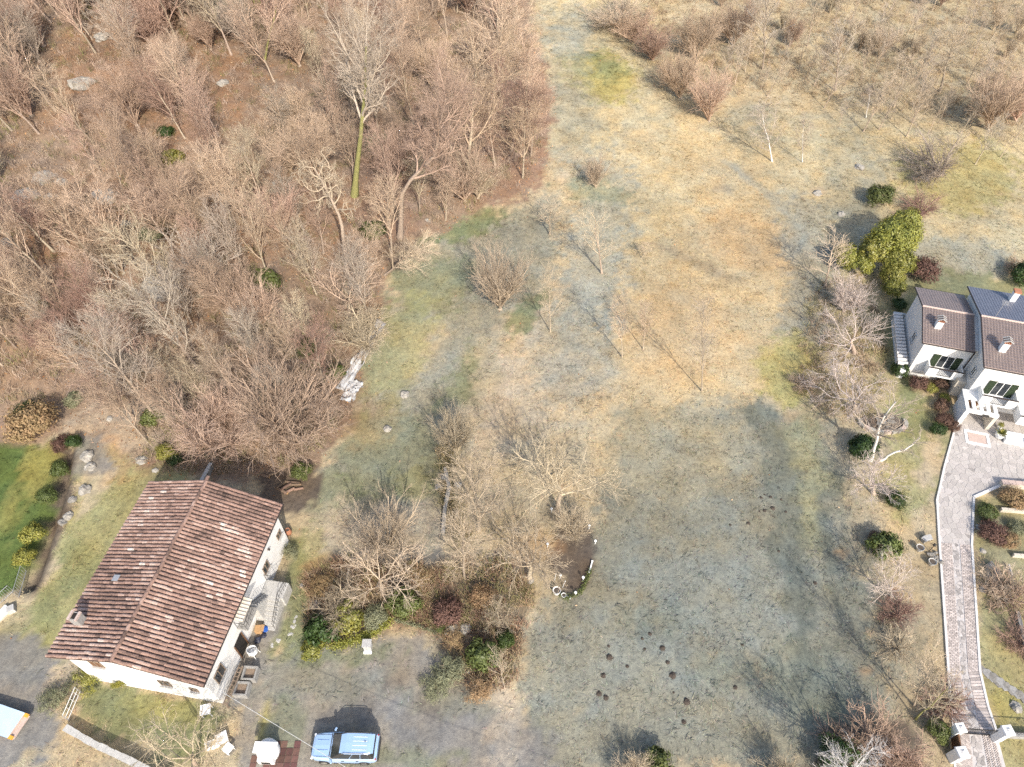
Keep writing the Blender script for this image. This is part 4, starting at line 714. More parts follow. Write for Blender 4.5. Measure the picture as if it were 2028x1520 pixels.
ORD = ['closest', 'second closest', 'third closest', 'fourth closest', 'fifth closest', 'sixth closest', 'seventh closest', 'eighth closest', 'ninth closest', 'tenth closest', 'eleventh closest', 'twelfth closest'] + [w + ' closest' for w in ('thirteenth', 'fourteenth', 'fifteenth', 'sixteenth', 'seventeenth', 'eighteenth', 'nineteenth', 'twentieth')]
def single_out(items, marks):
    """items: (object, px, py, what it is); each is named by the nearest landmark, the side of it and its turn"""
    d = {}
    for o, x, y, what in items:
        n, mx, my = min(marks, key=lambda m: math.hypot(m[1] - x, m[2] - y)); dx, dy = x - mx, y - my
        side = ('right of' if dx > 0 else 'left of') if abs(dx) > abs(dy) else ('below' if dy > 0 else 'above')
        d.setdefault((what, side, n), []).append((math.hypot(dx, dy), o))
    for (what, side, n), l in d.items():
        l.sort(key=lambda q: q[0])
        for i, (_, o) in enumerate(l): o['label'] = f'{what} {side} the {n}' if len(l) == 1 else f'{what} {side} the {n}, {ORD[min(i, 19)]}'
single_out(WOODS, [('largest pale boulder', 50, 388), ('flat grey boulder', 160, 168), ('twin-lobed boulder', 212, 392), ('single green bush', 330, 272), ('mossy yellow-green bush', 345, 328), ('big round tan boulder', 312, 572), ('white upright boulder', 556, 380), ('gnarled tree', 680, 520), ('tall mossy tree', 700, 388), ('crooked bent tree', 790, 472), ('top left corner', 0, 0), ('far grey boulder', 200, 75), ('tall green ivy mass', 475, 60), ('silvery round-crowned tree', 395, 585), ('dark evergreen patch', 532, 572), ('torn plastic sheet', 718, 705), ('dome-shaped thicket tree', 562, 880), ('large tan-green bush', 78, 858), ('grey boulder of the upper wood', 440, 165), ('wood corner by the track', 1050, 40), ('green ivy-covered bush', 305, 838), ('long leaning tree', 250, 740), ('left edge boulder', 10, 485), ('left edge of the wood', 0, 660), ('track-side wood edge', 1060, 260)])
single_out(YOUNG, [('twin-stemmed birch', 1527, 320), ('tall pale tree at the top edge', 1508, 138), ('leaning pale meadow tree', 1652, 180), ('short white-stemmed tree', 1713, 234), ('slim tree right of the meadow', 1768, 212), ('tall slim tree of the upper right', 1858, 182), ('fan-shaped thicket', 1955, 258), ('top right corner', 2028, 0), ('track-fork thicket', 1402, 240), ('sprawling grey tree', 1862, 348), ('middle of the top right edge', 1720, 0), ('right edge of the meadow', 2028, 130)])
# ---------------------------------------------------------------- roads, drive, terrace
def flat(name, pts, z, th, material, label, cat, kind='structure'):
    mb = MB(); mb.prism([(p[0], p[1]) for p in pts], z - th, z); return tag(mb.build(name, material), label, cat, kind=kind)
def pts_of(*pp): return [tuple(U(x, y, 0))[:2] for x, y in pp]
road_px = [(-260, 1330), (0, 1350), (40, 1375), (72, 1402), (98, 1438), (118, 1455), (170, 1488), (240, 1522), (300, 1560), (420, 1640), (-260, 1800)]
flat('road', pts_of(*road_px), .03, .2, M['asphalt'], 'grey asphalt lane in the bottom left corner', 'road')
mh = MB(); c_ = U(200, 1508, .035); mh.prism([(c_.x - .3, c_.y - .3), (c_.x + .3, c_.y - .3), (c_.x + .3, c_.y + .3), (c_.x - .3, c_.y + .3)], .02, .038)
tag(mh.build('manhole_cover', M['stone_dark']), 'square dark manhole cover set in the asphalt lane', 'manhole')
DL = [(1890, 845), (1868, 925), (1853, 992), (1858, 1075), (1866, 1190), (1876, 1335), (1884, 1445)]        # left edge of the drive
DR = [(1926, 986), (1922, 1080), (1930, 1200), (1938, 1330), (1954, 1400), (1970, 1447)]                      # right edge
TERR = [(1890, 845), (1868, 925), (1853, 992), (1858, 1075), (1922, 1080), (1926, 986), (1978, 963), (2120, 975), (2120, 790), (1905, 790)]
drive_px = DL + [(1889, 1560), (2000, 1560)] + DR[::-1] + [(1978, 963), (2120, 975), (2120, 780), (1900, 780)]
drv = flat('drive', pts_of(*drive_px), .02, .15, M['mortar'], 'paved drive and terrace with pale joints beside the white house', 'drive')
def pip(x, y, P):
    r = False; n = len(P)
    for i in range(n):
        (ax, ay), (bx, by) = P[i], P[(i + 1) % n]
        if (ay > y) != (by > y) and x < (bx - ax) * (y - ay) / (by - ay) + ax: r = not r
    return r
def clip(poly, nx, ny, d):                 # keep nx*x+ny*y <= d
    out = []
    for i in range(len(poly)):
        p, q = poly[i], poly[(i + 1) % len(poly)]; a = nx * p[0] + ny * p[1] - d; b = nx * q[0] + ny * q[1] - d
        if a <= 0: out.append(p)
        if a * b < 0: t = a / (a - b); out.append((p[0] + (q[0] - p[0]) * t, p[1] + (q[1] - p[1]) * t))
    return out
def crazy(region, size, seed, gap=.025, keepout=()):
    g = random.Random(seed); xs = [p[0] for p in region]; ys = [p[1] for p in region]
    nx, ny = int((max(xs) - min(xs)) / size) + 3, int((max(ys) - min(ys)) / size) + 3
    P = {(i, j): (min(xs) + (i - .5 + g.uniform(-.46, .46)) * size, min(ys) + (j - .5 + g.uniform(-.46, .46)) * size) for i in range(nx) for j in range(ny)}
    cells = []
    for (i, j), (x, y) in P.items():
        if not pip(x, y, region) or any(pip(x, y, k) for k in keepout): continue
        poly = [(x - size * 1.5, y - size * 1.5), (x + size * 1.5, y - size * 1.5), (x + size * 1.5, y + size * 1.5), (x - size * 1.5, y + size * 1.5)]
        for a in range(-2, 3):
            for b in range(-2, 3):
                q = P.get((i + a, j + b))
                if q and (a or b):
                    dx, dy = q[0] - x, q[1] - y; l = math.hypot(dx, dy); poly = clip(poly, dx / l, dy / l, (dx * (x + q[0]) / 2 + dy * (y + q[1]) / 2) / l - gap / 2)
                    if len(poly) < 3: break
            if len(poly) < 3: break
        if len(poly) >= 3:
            cx = sum(p[0] for p in poly) / len(poly); cy = sum(p[1] for p in poly) / len(poly)
            inn = sum(pip(p[0], p[1], region) for p in poly) / len(poly)
            if inn > .35: cells.append([(cx + (p[0] - cx) * (1 if pip(p[0], p[1], region) else .6), cy + (p[1] - cy) * (1 if pip(p[0], p[1], region) else .6)) for p in poly])
    return cells
HR = (39.443, 50.613, -.279)
def hr_w(a, b): u = (math.cos(HR[2]), math.sin(HR[2])); return HR[0] + u[0] * a - u[1] * b, HR[1] + u[1] * a + u[0] * b
matpoly = [hr_w(5.05, -9.5), hr_w(7.15, -9.4), hr_w(6.95, -11.2), hr_w(4.95, -11.3)]
terr_w = pts_of(*TERR); cells = crazy(terr_w, .5, 3, keepout=[matpoly])
# centre strip of the drive
def lerp(a, b, t): return (a[0] + (b[0] - a[0]) * t, a[1] + (b[1] - a[1]) * t)
Lw = pts_of((1858, 1075), (1866, 1190), (1876, 1335), (1884, 1445), (1889, 1560)); Rw = pts_of((1922, 1080), (1930, 1200), (1938, 1330), (1970, 1447), (2000, 1560))
strip = [lerp(a, b, .4) for a, b in zip(Lw, Rw)] + [lerp(a, b, .62) for a, b in zip(Lw, Rw)][::-1]
cells += crazy(strip, .3, 4)
cells.sort(key=lambda c: -abs(sum(c[i][0] * c[(i + 1) % len(c)][1] - c[(i + 1) % len(c)][0] * c[i][1] for i in range(len(c)))) * (1 if project(c[0][0], c[0][1], 0)[0] < 2030 else 0))
rest = MB(); rc = []
for i, c in enumerate(cells):
    z = .035 + random.uniform(0, .008)
    if i < 300:
        cx, cy = c[0]; mb = MB().prism([(p[0] - cx, p[1] - cy) for p in c], 0, z - .02); mb.build('paving_stone', M['paving'], drv, (cx, cy, .021))
    else:
        n0 = len(rest.v); rest.prism(c, .021, z); k = random.uniform(.65, 1.3); rc += [(.42 * k, .385 * k, .355 * k)] * (len(rest.v) - n0)
def attr_build(mb, cols, name, material, parent):
    o = mb.build(name, material, parent); a = o.data.color_attributes.new('Col', 'FLOAT_COLOR', 'POINT')
    a.data.foreach_set('color', np.concatenate([np.array(cols, np.float32), np.ones((len(cols), 1), np.float32)], 1).ravel()); return o
# brick courses of the drive
def brick(mb, cols, cx, cy, l, w, rz, h=.035):
    n0 = len(mb.v); mb.box((cx, cy, .021 + h / 2), (l, w, h), rz); k = random.uniform(.75, 1.25); cols += [(.47 * k, .41 * k, .37 * k)] * (len(mb.v) - n0)
for (t0, t1) in ((.04, .39), (.63, .96)):
    for seg in range(2):
        n = int(math.dist(Lw[seg], Lw[seg + 1]) / .135)
        for j in range(n):
            a = lerp(Lw[seg], Lw[seg + 1], (j + .5) / n); b = lerp(Rw[seg], Rw[seg + 1], (j + .5) / n); p, q = lerp(a, b, t0), lerp(a, b, t1); nb = 3; ang = math.atan2(q[1] - p[1], q[0] - p[0]); l = math.dist(p, q) / nb
            for k in range(nb + j % 2):
                t = (k + .5 - .5 * (j % 2)) / nb; ll = l * (.5 if (j % 2 and k in (0, nb)) else 1); t = min(max(t, ll / l / nb / 2), 1 - ll / l / nb / 2)
                m_ = lerp(p, q, t); brick(rest, rc, m_[0], m_[1], ll - .03, .105, ang)
    seg = 2; n = int(math.dist(Lw[seg], Lw[seg + 1]) / .2)
    for j in range(n):
        a = lerp(Lw[seg], Lw[seg + 1], (j + .5) / n); b = lerp(Rw[seg], Rw[seg + 1], (j + .5) / n); p, q = lerp(a, b, t0), lerp(a, b, t1); m_ = lerp(p, q, .5); brick(rest, rc, m_[0], m_[1], math.dist(p, q) * .97, .15, math.atan2(q[1] - p[1], q[0] - p[0]))
    seg = 3; A, Bq = Lw[3], Lw[4]; n = 26
    for j in range(n):
        a = lerp(A, Bq, (j + .5) / n); b = lerp(Rw[3], Rw[4], (j + .5) / n); p, q = lerp(a, b, t0 + .02), lerp(a, b, t1 - .02); sg = 1 if t0 > .5 else -1
        for s in range(3):
            m_ = lerp(p, q, (s + .5) / 3); brick(rest, rc, m_[0], m_[1], math.dist(p, q) / 3 * 1.05, .105, sg * .75)
tag(attr_build(rest, rc, 'small_paving', M['paving_rest'], drv), kind='stuff')
def kerb(px, label, w=.16, h=.1, material='kerb'):
    P = [U(x, y, 0) for x, y in px]; o = thing('kerb', label, 'kerb', (P[0].x, P[0].y, 0))
    for i in range(len(P) - 1):
        d = P[i + 1] - P[i]; n = max(1, round(d.length / 1.1))
        for j in range(n):
            c = P[i] + d * ((j + .5) / n) - P[0]; MB().box((c.x, c.y, h / 2 - .03), (d.length / n - .012, w, h + .06), math.atan2(d.y, d.x)).build('kerb_stone', M[material], o)
kerb(DL[:-1] + [(1879, 1395)], 'pale kerb along the left side of the drive')
kerb(DR, 'pale kerb along the right side of the drive')
kerb([(1926, 986), (1978, 963), (2110, 975)], 'pale kerb between the terrace and the shrub bed', .22, .16)
# framed mat on the terrace
mt = thing('door_mat', 'tan rectangle framed in white set in the terrace', 'mat', (*hr_w(6.05, -10.35), .02), HR[2])
MB().box((0, 0, .02), (1.5, 1.1, .04)).build('panel', M['pink_board'], mt)
for (x, y, a, b) in ((0, .68, 2.1, .24), (0, -.68, 2.1, .24), (-.93, 0, .24, 1.1), (.93, 0, .24, 1.1)): MB().box((x, y, .03), (a - .004, b - .004, .06)).build('frame_bar', M['white'], mt)
# ---------------------------------------------------------------- the old tiled house
HL = (-23.974, 22.993, -.162)
house = thing('farmhouse', 'old white farmhouse with weathered terracotta tile roof', 'house', (HL[0], HL[1], -.05), HL[2])
XW0, XW1, YW0, YW1 = -4.65, 4.9, -6.35, 6.35; W1, W2, HE1, HE2, HRG, LY = 5.15, 5.4, 5.75, 5.26, 7.2, 6.86
roof_z = lambda x: HRG + (x / W1 * (HRG - HE1) if x < 0 else -x / W2 * (HRG - HE2))
prof = [(XW0, 0), (XW1, 0), (XW1, roof_z(XW1) - .2), (0, HRG - .2), (XW0, roof_z(XW0) - .2)]
wl = MB(); wl.v = [(x, YW0, z) for x, z in prof] + [(x, YW1, z) for x, z in prof]; wl.f = [(0, 1, 2, 3, 4), (9, 8, 7, 6, 5), (0, 5, 6, 1), (1, 6, 7, 2), (2, 7, 8, 3), (3, 8, 9, 4), (4, 9, 5, 0)]
wl.build('wall', M['plaster'], house)
def tile_mat(src):
    m = bpy.data.materials.new('coppo_tile'); m.use_nodes = True; t = m.node_tree; N = t.nodes; b = N['Principled BSDF']; b.inputs['Roughness'].default_value = .9; b.inputs['Specular IOR Level'].default_value = .15
    at = N.new('ShaderNodeAttribute'); at.attribute_type = src; at.attribute_name = 'tone'
    cr = N.new('ShaderNodeValToRGB'); e = cr.color_ramp.elements
    for i, (p, c) in enumerate([(0, (.035, .028, .025)), (.2, (.085, .058, .047)), (.4, (.185, .122, .098)), (.6, (.29, .185, .145)), (.78, (.38, .265, .215)), (.92, (.47, .36, .3)), (1, (.58, .53, .47))]):
        el = e[i] if i < 2 else e.new(p); el.position = p; el.color = (*c, 1)
    nz = N.new('ShaderNodeTexNoise'); nz.inputs['Scale'].default_value = 9; nz.inputs['Detail'].default_value = 6; tc = N.new('ShaderNodeTexCoord'); t.links.new(tc.outputs['Object'], nz.inputs[0])
    ma = N.new('ShaderNodeMath'); ma.operation = 'MULTIPLY_ADD'; ma.inputs[1].default_value = .7; t.links.new(nz.outputs[0], ma.inputs[0])
    m2 = N.new('ShaderNodeMath'); m2.operation = 'SUBTRACT'; m2.inputs[1].default_value = .35; t.links.new(at.outputs['Fac'], m2.inputs[0]); t.links.new(m2.outputs[0], ma.inputs[2])
    t.links.new(ma.outputs[0], cr.inputs[0]); t.links.new(cr.outputs[0], b.inputs['Base Color']); return m
TM_O, TM_G = tile_mat('OBJECT'), tile_mat('GEOMETRY')
roof = MB()
for s, w, he in ((-1, W1, HE1), (1, W2, HE2)):
    roof.solid([(0, -LY, HRG), (s * w, -LY, he), (s * w, LY, he), (0, LY, HRG)] if s > 0 else [(0, LY, HRG), (s * w, LY, he), (s * w, -LY, he), (0, -LY, HRG)], (0, 0, -.12))
roof = roof.build('roof', M['roof_deck'], house)
TL, TW = .56, .112                           # tile length, radius
def tile_shape():
    v, f = [], []; k = 6
    for x, r in ((0, TW * .86), (TL, TW * 1.08)):
        for j in range(k + 1): a = math.pi * j / k; v.append((x, -math.cos(a) * r, math.sin(a) * r * .95 + .015))
    for j in range(k): f.append((j, k + 1 + j, k + 2 + j, j + 1))
    n = len(v)                             # the rim at the lower end
    for j in range(k + 1): a = math.pi * j / k; v.append((TL, -math.cos(a) * TW * .86, math.sin(a) * TW * .75 + .005))
    for j in range(k): f.append((k + 1 + j, n + j, n + j + 1, k + 2 + j))
    return v, f
tv_, tf_ = tile_shape(); tmesh = bpy.data.meshes.new('roof_tile'); tmesh.from_pydata(tv_, [], tf_); tmesh.update(); tmesh.materials.append(TM_O)
tiles = []; NC = 48
for s, w, he in ((-1, W1, HE1), (1, W2, HE2)):
    slope = math.atan2(HRG - he, w); sl = math.hypot(w, HRG - he); nr = math.ceil(sl / .44)
    for c in range(NC):
        y = -LY + (c + .5) * 2 * LY / NC; ph = random.uniform(-.08, .08)
        for r in range(nr):
            d = min(r * .44 + ph * (r > 0), sl - TL + .07); x = s * d * math.cos(slope); z = HRG - d * math.sin(slope) + .03
            big = float(fbm(np.array(x * .35 + 9), np.array(y * .35 + s * 5), 91.)); tone = .53 + (big - .5) * .55 + (float(vn(np.array(y * 2.6), np.array(x * .7 + s * 9), 5.)) - .5) * .32 + random.gauss(0, .09) + (.06 if s < 0 else 0)
            if random.random() < .012: tone = random.uniform(.85, 1.)
            tiles.append((x, y + random.gauss(0, .012), z, s, slope + .035, random.gauss(0, .02), min(max(tone, .02), .98)))
tiles.sort(key=lambda t: (Vector((t[0] * math.cos(HL[2]) - t[1] * math.sin(HL[2]) + HL[0], t[0] * math.sin(HL[2]) + t[1] * math.cos(HL[2]) + HL[1], t[2])) - cam.location).length)
rest = MB(); tone = []
for i, (x, y, z, s, sl, yaw, tn) in enumerate(tiles):
    Mt = Matrix.Translation((x, y, z)) @ Matrix.Rotation((0 if s > 0 else math.pi) + yaw, 4, 'Z') @ Matrix.Rotation(sl, 4, 'Y')
    if i < 300:
        o = bpy.data.objects.new('roof_tile', tmesh); COL.objects.link(o); o.parent = roof; o.matrix_local = Mt; o['tone'] = tn
    else: rest.add([Mt @ Vector(v) for v in tv_], tf_); tone += [tn] * len(tv_)
o = rest.build('far_roof_tiles', TM_G, roof); a = o.data.attributes.new('tone', 'FLOAT', 'POINT'); a.data.foreach_set('value', tone); tag(o, kind='stuff')
for i in range(31):
    y = -LY + .2 + i * .445; mb = MB(); mb.add([Matrix.Rotation(R(90), 4, 'Z') @ (Vector(v) * 1.15) for v in tv_], tf_); o = mb.build('ridge_tile', TM_O, roof, (random.gauss(0, .02), y - .22, HRG + .07)); o['tone'] = random.uniform(.25, .75)
ch = MB().box((-3.98, -4.45, 6.45), (.62, .55, 1.3)).build('chimney', M['concrete'], house)
MB().box((-4.25, -4.45, 7.15), (.16, .62, .16)).build('chimney_cap', M['pink_board'], ch); MB().box((-3.72, -4.45, 7.15), (.14, .62, .16)).build('chimney_cap', M['pink_board'], ch); MB().box((-3.98, -4.45, 7.105), (.36, .4, .02)).build('flue', M['opening'], ch)
MB().box((-3.1, -1.3, roof_z(-3.1) + .19), (.5, .45, .04), ry=-.24).build('skylight', M['galv'], house)
MB().tube([(W2 + .05, -LY, HE2 - .06), (W2 + .05, LY, HE2 - .06)], .07, 6).build('gutter', M['gutter'], house)
MB().tube([(-W1 - .05, -LY, HE1 - .06), (-W1 - .05, LY, HE1 - .06)], .06, 6).build('gutter', M['gutter'], house)
def win(parent, c, w, h, axis, name='window', pane='glass', frame='wood', dep=.05, sill=True):
    """axis: outward unit (x or y) of the wall"""
    ax = Vector((*axis, 0)); side = Vector((-ax.y, ax.x, 0)); c = Vector(c)
    def bx(mb, u, v, z, su, sv, sz): p = c + side * u + ax * v; return mb.box((p.x, p.y, c.z + z), ((abs(side.x) * su + abs(ax.x) * sv), (abs(side.y) * su + abs(ax.y) * sv), sz))
    f = bx(MB(), 0, .02, 0, w, .04, h).build(name, M[pane], parent); fr = MB()
    for u in (-w / 2, 0, w / 2): bx(fr, u, dep, 0, .06, .05, h + .06)
    for z in (-h / 2, h / 2): bx(fr, 0, dep - .004, z, w + .06, .05, .06)
    fr.build('frame', M[frame], f)
    if sill: bx(MB(), 0, .09, -h / 2 - .07, w + .2, .18, .06).build('sill', M['concrete_pale'], f)
    return f
win(house, (XW1, -5.15, 2.6), 1.0, 1.15, (1, 0)); win(house, (XW1, 2.9, 2.4), .8, .9, (1, 0)); win(house, (XW1, 5.6, 2.6), .6, .6, (1, 0))
win(house, (1.6, YW0, 2.7), .7, .8, (0, -1)); win(house, (3.6, YW0, 2.4), .5, .5, (0, -1)); win(house, (-2.6, YW0, 4.4), .8, .9, (0, -1), pane='timber')
d_ = MB().box((XW1 + .03, -2.6, 1.05), (.06, 1.0, 2.1)).build('door', M['opening'], house); MB().box((XW1 + .08, -2.05, 1.05), (.05, .09, 2.1)).build('frame', M['timber'], d_); MB().box((XW1 + .08, -3.15, 1.05), (.05, .09, 2.1)).build('frame', M['timber'], d_)
MB().box((XW1 + .04, -1.2, 4.1), (.06, .9, 1.95)).build('door', M['timber'], house)
# outside stair, landing and balcony
stair = MB()
steps = []
for i in range(7): MB().box((6.05, -.75 + i * .29 , .1 + i * .1), (.95, .265, .2 + i * .2)).build('step', M['concrete_pale'], house)
MB().box((5.82, 1.75, .72), (1.75, 1.25, 1.44)).build('landing', M['concrete_pale'], house)
for i in range(6): MB().box((5.26, .98 - i * .24, .77 + i * .115 ), (.66, .21, 1.54 + i * .23)).build('step', M['concrete_pale'], house)
MB().box((5.32, -1.25, 2.83), (.8, 1.65, .16)).build('balcony', M['concrete'], house)
cn = MB().solid([(4.85, -2.2, 4.95), (5.95, -2.2, 4.68), (5.95, -.5, 4.68), (4.85, -.5, 4.95)], (0, 0, .05)).build('canopy', M['buff'], house)
for i in range(7): y = -2.1 + i * .25; MB().tube([(4.9, y, 5.0), (5.97, y, 4.74)], .07, 6).build('canopy_tile', M['buff'], cn)
rl = MB()
def rail(pts, h=.9, n=6):
    for i in range(len(pts) - 1):
        a, b = Vector(pts[i]), Vector(pts[i + 1])
        rl.tube([a + Vector((0, 0, h)), b + Vector((0, 0, h))], .022, 5); rl.tube([a + Vector((0, 0, h * .5)), b + Vector((0, 0, h * .5))], .012, 4)
        m = max(2, int((b - a).length / .28))
        for j in range(m + 1): p = a.lerp(b, j / m); rl.tube([p, p + Vector((0, 0, h))], .012, 4)
rail([(6.5, -.75, .2), (6.5, 1.1, 1.4), (6.65, 2.33, 1.44), (4.95, 2.33, 1.44)]); rail([(5.62, .9, 1.6), (5.62, -.4, 2.9), (5.7, -2.05, 2.9), (4.95, -2.05, 2.9)])
rl.build('railing', M['iron'], house)
MB().tube([(XW1 + .05, 3.9, 3.4), (XW1 + .2, 3.9, 3.4)], .09, 8).build('vent', M['gutter'], house)
# low back wall and things in the yard of the farmhouse
def lw(x, y, z=0.):   # farmhouse coordinates -> place
    u = (math.cos(HL[2]), math.sin(HL[2])); return Vector((HL[0] + u[0] * x - u[1] * y, HL[1] + u[1] * x + u[0] * y, z))
bw = thing('garden_wall', 'grey wall running from the back of the tiled roof into the wood', 'wall', lw(-4.0, 7.0), HL[2]); MB().box((0, 2.4, .6), (.22, 4.8, 1.5)).build('wall_face', M['concrete'], bw); MB().box((0, 2.4, 1.39), (.3, 4.9, .08)).build('coping', M['concrete_pale'], bw)
def planter(p, label):
    o = thing('planter', label, 'planter', p, HL[2] + .12, 'concrete planters beside the farmhouse')
    for (x, y, a, b) in ((0, .42, 1.0, .12), (0, -.42, 1.0, .12), (-.44, 0, .12, .72), (.44, 0, .12, .72)): MB().box((x, y, .36), (a - .003, b - .003, .72)).build('side', M['concrete'], o)
    MB().box((0, 0, .06), (.76, .72, .12)).build('base', M['concrete'], o); MB().box((0, 0, .4), (.74, .7, .1)).build('soil', M['wood'], o)
planter(lw(6.15, -4.25), 'upper of two open grey concrete planters by the farmhouse'); planter(lw(6.0, -5.35), 'lower of two open grey concrete planters by the farmhouse')
lad = thing('wooden_rail', 'weathered wooden lattice rail leaning along the farmhouse wall', 'rail', lw(5.45, -5.3), HL[2])
for x in (-.14, .14): MB().box((x, 0, .9), (.07, 2.7, .09)).build('rail', M['wood'], lad)
for i in range(9): MB().box((0, -1.2 + i * .3, .9), (.22, .06, .06)).build('rung', M['wood'], lad)
for y in (-1.25, 1.25): MB().box((0, y, .42), (.09, .09, .86)).build('post', M['wood'], lad)
def chair(p, rz, label, sc=1.):
    o = thing('garden_chair', label, 'chair', p, rz, None); o.scale = (sc,) * 3
    MB().lathe([(.05, .42), (.25, .42), (.26, .44), (.24, .46), (.05, .455)], k=14).build('seat', M['white_plastic'], o)
    bk = MB(); n = 9
    for i in range(n): a = R(20 + 320 * i / (n - 1)) - R(0); bk.box((math.cos(a) * .27, math.sin(a) * .27, .62 + .1 * (1 - math.cos(a)) / 2), (.03, .17, .36 if abs(math.cos(a)) < .7 and False else .26 + .22 * (1 - math.cos(a)) / 2), a)
    bk.build('backrest', M['white_plastic'], o)
    for x, y in ((.2, .2), (.2, -.2), (-.2, .2), (-.2, -.2)): MB().tube([(x * 1.2, y * 1.2, 0), (x, y, .43)], .025, 5).build('leg', M['white_plastic'], o)
chair(lw(5.75, -2.75), 1.2, 'white round-backed plastic chair by the farmhouse door', 1.2)
def blob(name, p, r, material, label, cat, flat_=.7, seed=0, rz=0., group=None, sx=1.):
    g = np.random.default_rng(seed); bm_v = []; k, m = 14, 9; mb = MB(); prof = []
    for i in range(m):
        th = math.pi * i / (m - 1)
        for j in range(k):
            ph = 2 * math.pi * j / k; d = np.array([math.sin(th) * math.cos(ph), math.sin(th) * math.sin(ph), math.cos(th)])
            q = .95 + .95 * (float(fbm(np.array(d[0] * 1.9 + seed * 7 + d[2] * 2.1), np.array(d[1] * 1.9 + d[2] * 1.4), seed, 3)) - .5)
            prof.append((d[0] * r * q * sx, d[1] * r * q, d[2] * r * q * flat_))
    mb.add(prof, [(i * k + j, (i + 1) * k + j, (i + 1) * k + (j + 1) % k, i * k + (j + 1) % k) for i in range(m - 1) for j in range(k)])
    o = mb.build(name, M[material]); o.location = (p[0], p[1], p[2] + r * flat_ * .4); o.rotation_euler = (0, 0, rz); return tag(o, label, cat, group)
def bag(p, r, material, label, seed):
    o = thing('plastic_bag', label, 'bag', p); b = blob('sack', (0, 0, 0), r, material, None, None, .8, seed); b.parent = o; MB().tube([(0, 0, r * 1.1), (.02, .02, r * 1.3), (.06, .03, r * 1.45)], [.05, .03, .07], 6).build('knot', M[material], o)
bag(lw(5.75, -.85), .26, 'blue_bag', 'blue plastic bag under the outside stair', 3); bag(lw(5.55, -1.75), .3, 'dark_bag', 'dark bin bag beside the white plastic chair', 4); bag(lw(5.85, -1.35), .24, 'dark_bag', 'smaller dark bin bag under the balcony', 5)
cb = thing('cardboard_box', 'tan cardboard box beneath the outside stair', 'box', lw(5.45, -1.05), HL[2] + .2); MB().box((0, 0, .3), (.5, .5, .6)).build('carton', M['cardboard'], cb); MB().box((.33, 0, .62), (.2, .5, .02), ry=.5).build('flap', M['cardboard'], cb)
# bits by the bottom corner of the house
tb = thing('white_table', 'small white table at the bottom corner of the farmhouse', 'table', G(411, 1412), .2); MB().box((0, 0, .7), (.7, .7, .05)).build('top', M['white_plastic'], tb)
for x, y in ((.28, .28), (.28, -.28), (-.28, .28), (-.28, -.28)): MB().tube([(x, y, 0), (x, y, .68)], .03, 6).build('leg', M['white_plastic'], tb)
def stool(px, s, rz, label):
    o = thing('white_stool', label, 'stool', G(*px), rz); MB().box((0, 0, .45), (s, s, .06)).build('seat', M['white_plastic'], o)
    for x, y in ((.4, .4), (.4, -.4), (-.4, .4), (-.4, -.4)): MB().tube([(x * s, y * s, 0), (x * s * .9, y * s * .9, .43)], .025, 5).build('leg', M['white_plastic'], o)
stool((441, 1466), .75, .5, 'white square stool under the bare shrub in the yard'); stool((453, 1486), .6, 1., 'white stool nearest the red paving')
wb = thing('washbasin', 'white trough half hidden below the bare shrub', 'trough', G(420, 1478), .4); MB().box((0, 0, .25), (.75, .45, .5)).build('basin', M['white'], wb); MB().box((0, 0, .503), (.6, .32, .01)).build('hollow', M['concrete'], wb)
# logs behind the house
for i, (x, y, a, l) in enumerate([(556, 962, .9, 1.0), (566, 968, .7, 1.0), (580, 958, -.1, 1.1), (584, 964, .05, 1.), (572, 974, .6, .9), (590, 970, .2, .8), (560, 975, -.5, .9), (540, 940, .4, .8), (525, 945, -.3, .7), (508, 938, .8, .6)]):
    c = G(x, y); o = thing('log', ['leftmost log of the upper pile row', 'log lying on the left of the pile', 'upper right log of the pile', 'log lying on the right of the pile', 'lowest middle log of the pile', 'lowest right log of the pile', 'lowest left log of the pile', 'single log near the dome-shaped thicket', 'single log in the shade behind the roof', 'short log nearest the grey wall'][i] + ' behind the farmhouse', 'log', c, a, 'cut logs behind the farmhouse'); k = random.uniform(.1, .14); z = k + (.2 if i in (1, 3) else 0)
    MB().tube([(-l / 2, 0, z), (l / 2, 0, z)], k, 9, cap=False).build('bark', M['log'], o)
    for s in (-1, 1): MB().tube([(s * l / 2 - s * .01, 0, z), (s * l / 2 + s * .002, 0, z)], k * .97, 9).build('cut_end', M['cardboard'], o)
ur = thing('terracotta_jar', 'terracotta jar at the back corner of the farmhouse', 'jar', G(571, 1058)); MB().lathe([(.15, 0), (.27, .25), (.25, .5), (.17, .62), (.2, .7), (.16, .7), (.13, .6)], k=14).build('body', M['terracotta'], ur, smooth=True); MB().lathe([(.15, .63), (.15, .64)], k=12).build('soil', M['soil'], ur)
# stepping stones by the house
for i, (x, y) in enumerate([(582, 1222), (580, 1232), (579, 1242), (573, 1256), (548, 1270), (536, 1278)]):
    blob('stepping_stone', G(x, y, -.12), .3, 'concrete_pale', ['first', 'second', 'third', 'fourth', 'fifth', 'lowest'][i] + ' flat pale stepping stone from the top beside the farmhouse', 'stepping stone', .35, 40 + i, i, 'stepping stones beside the farmhouse')
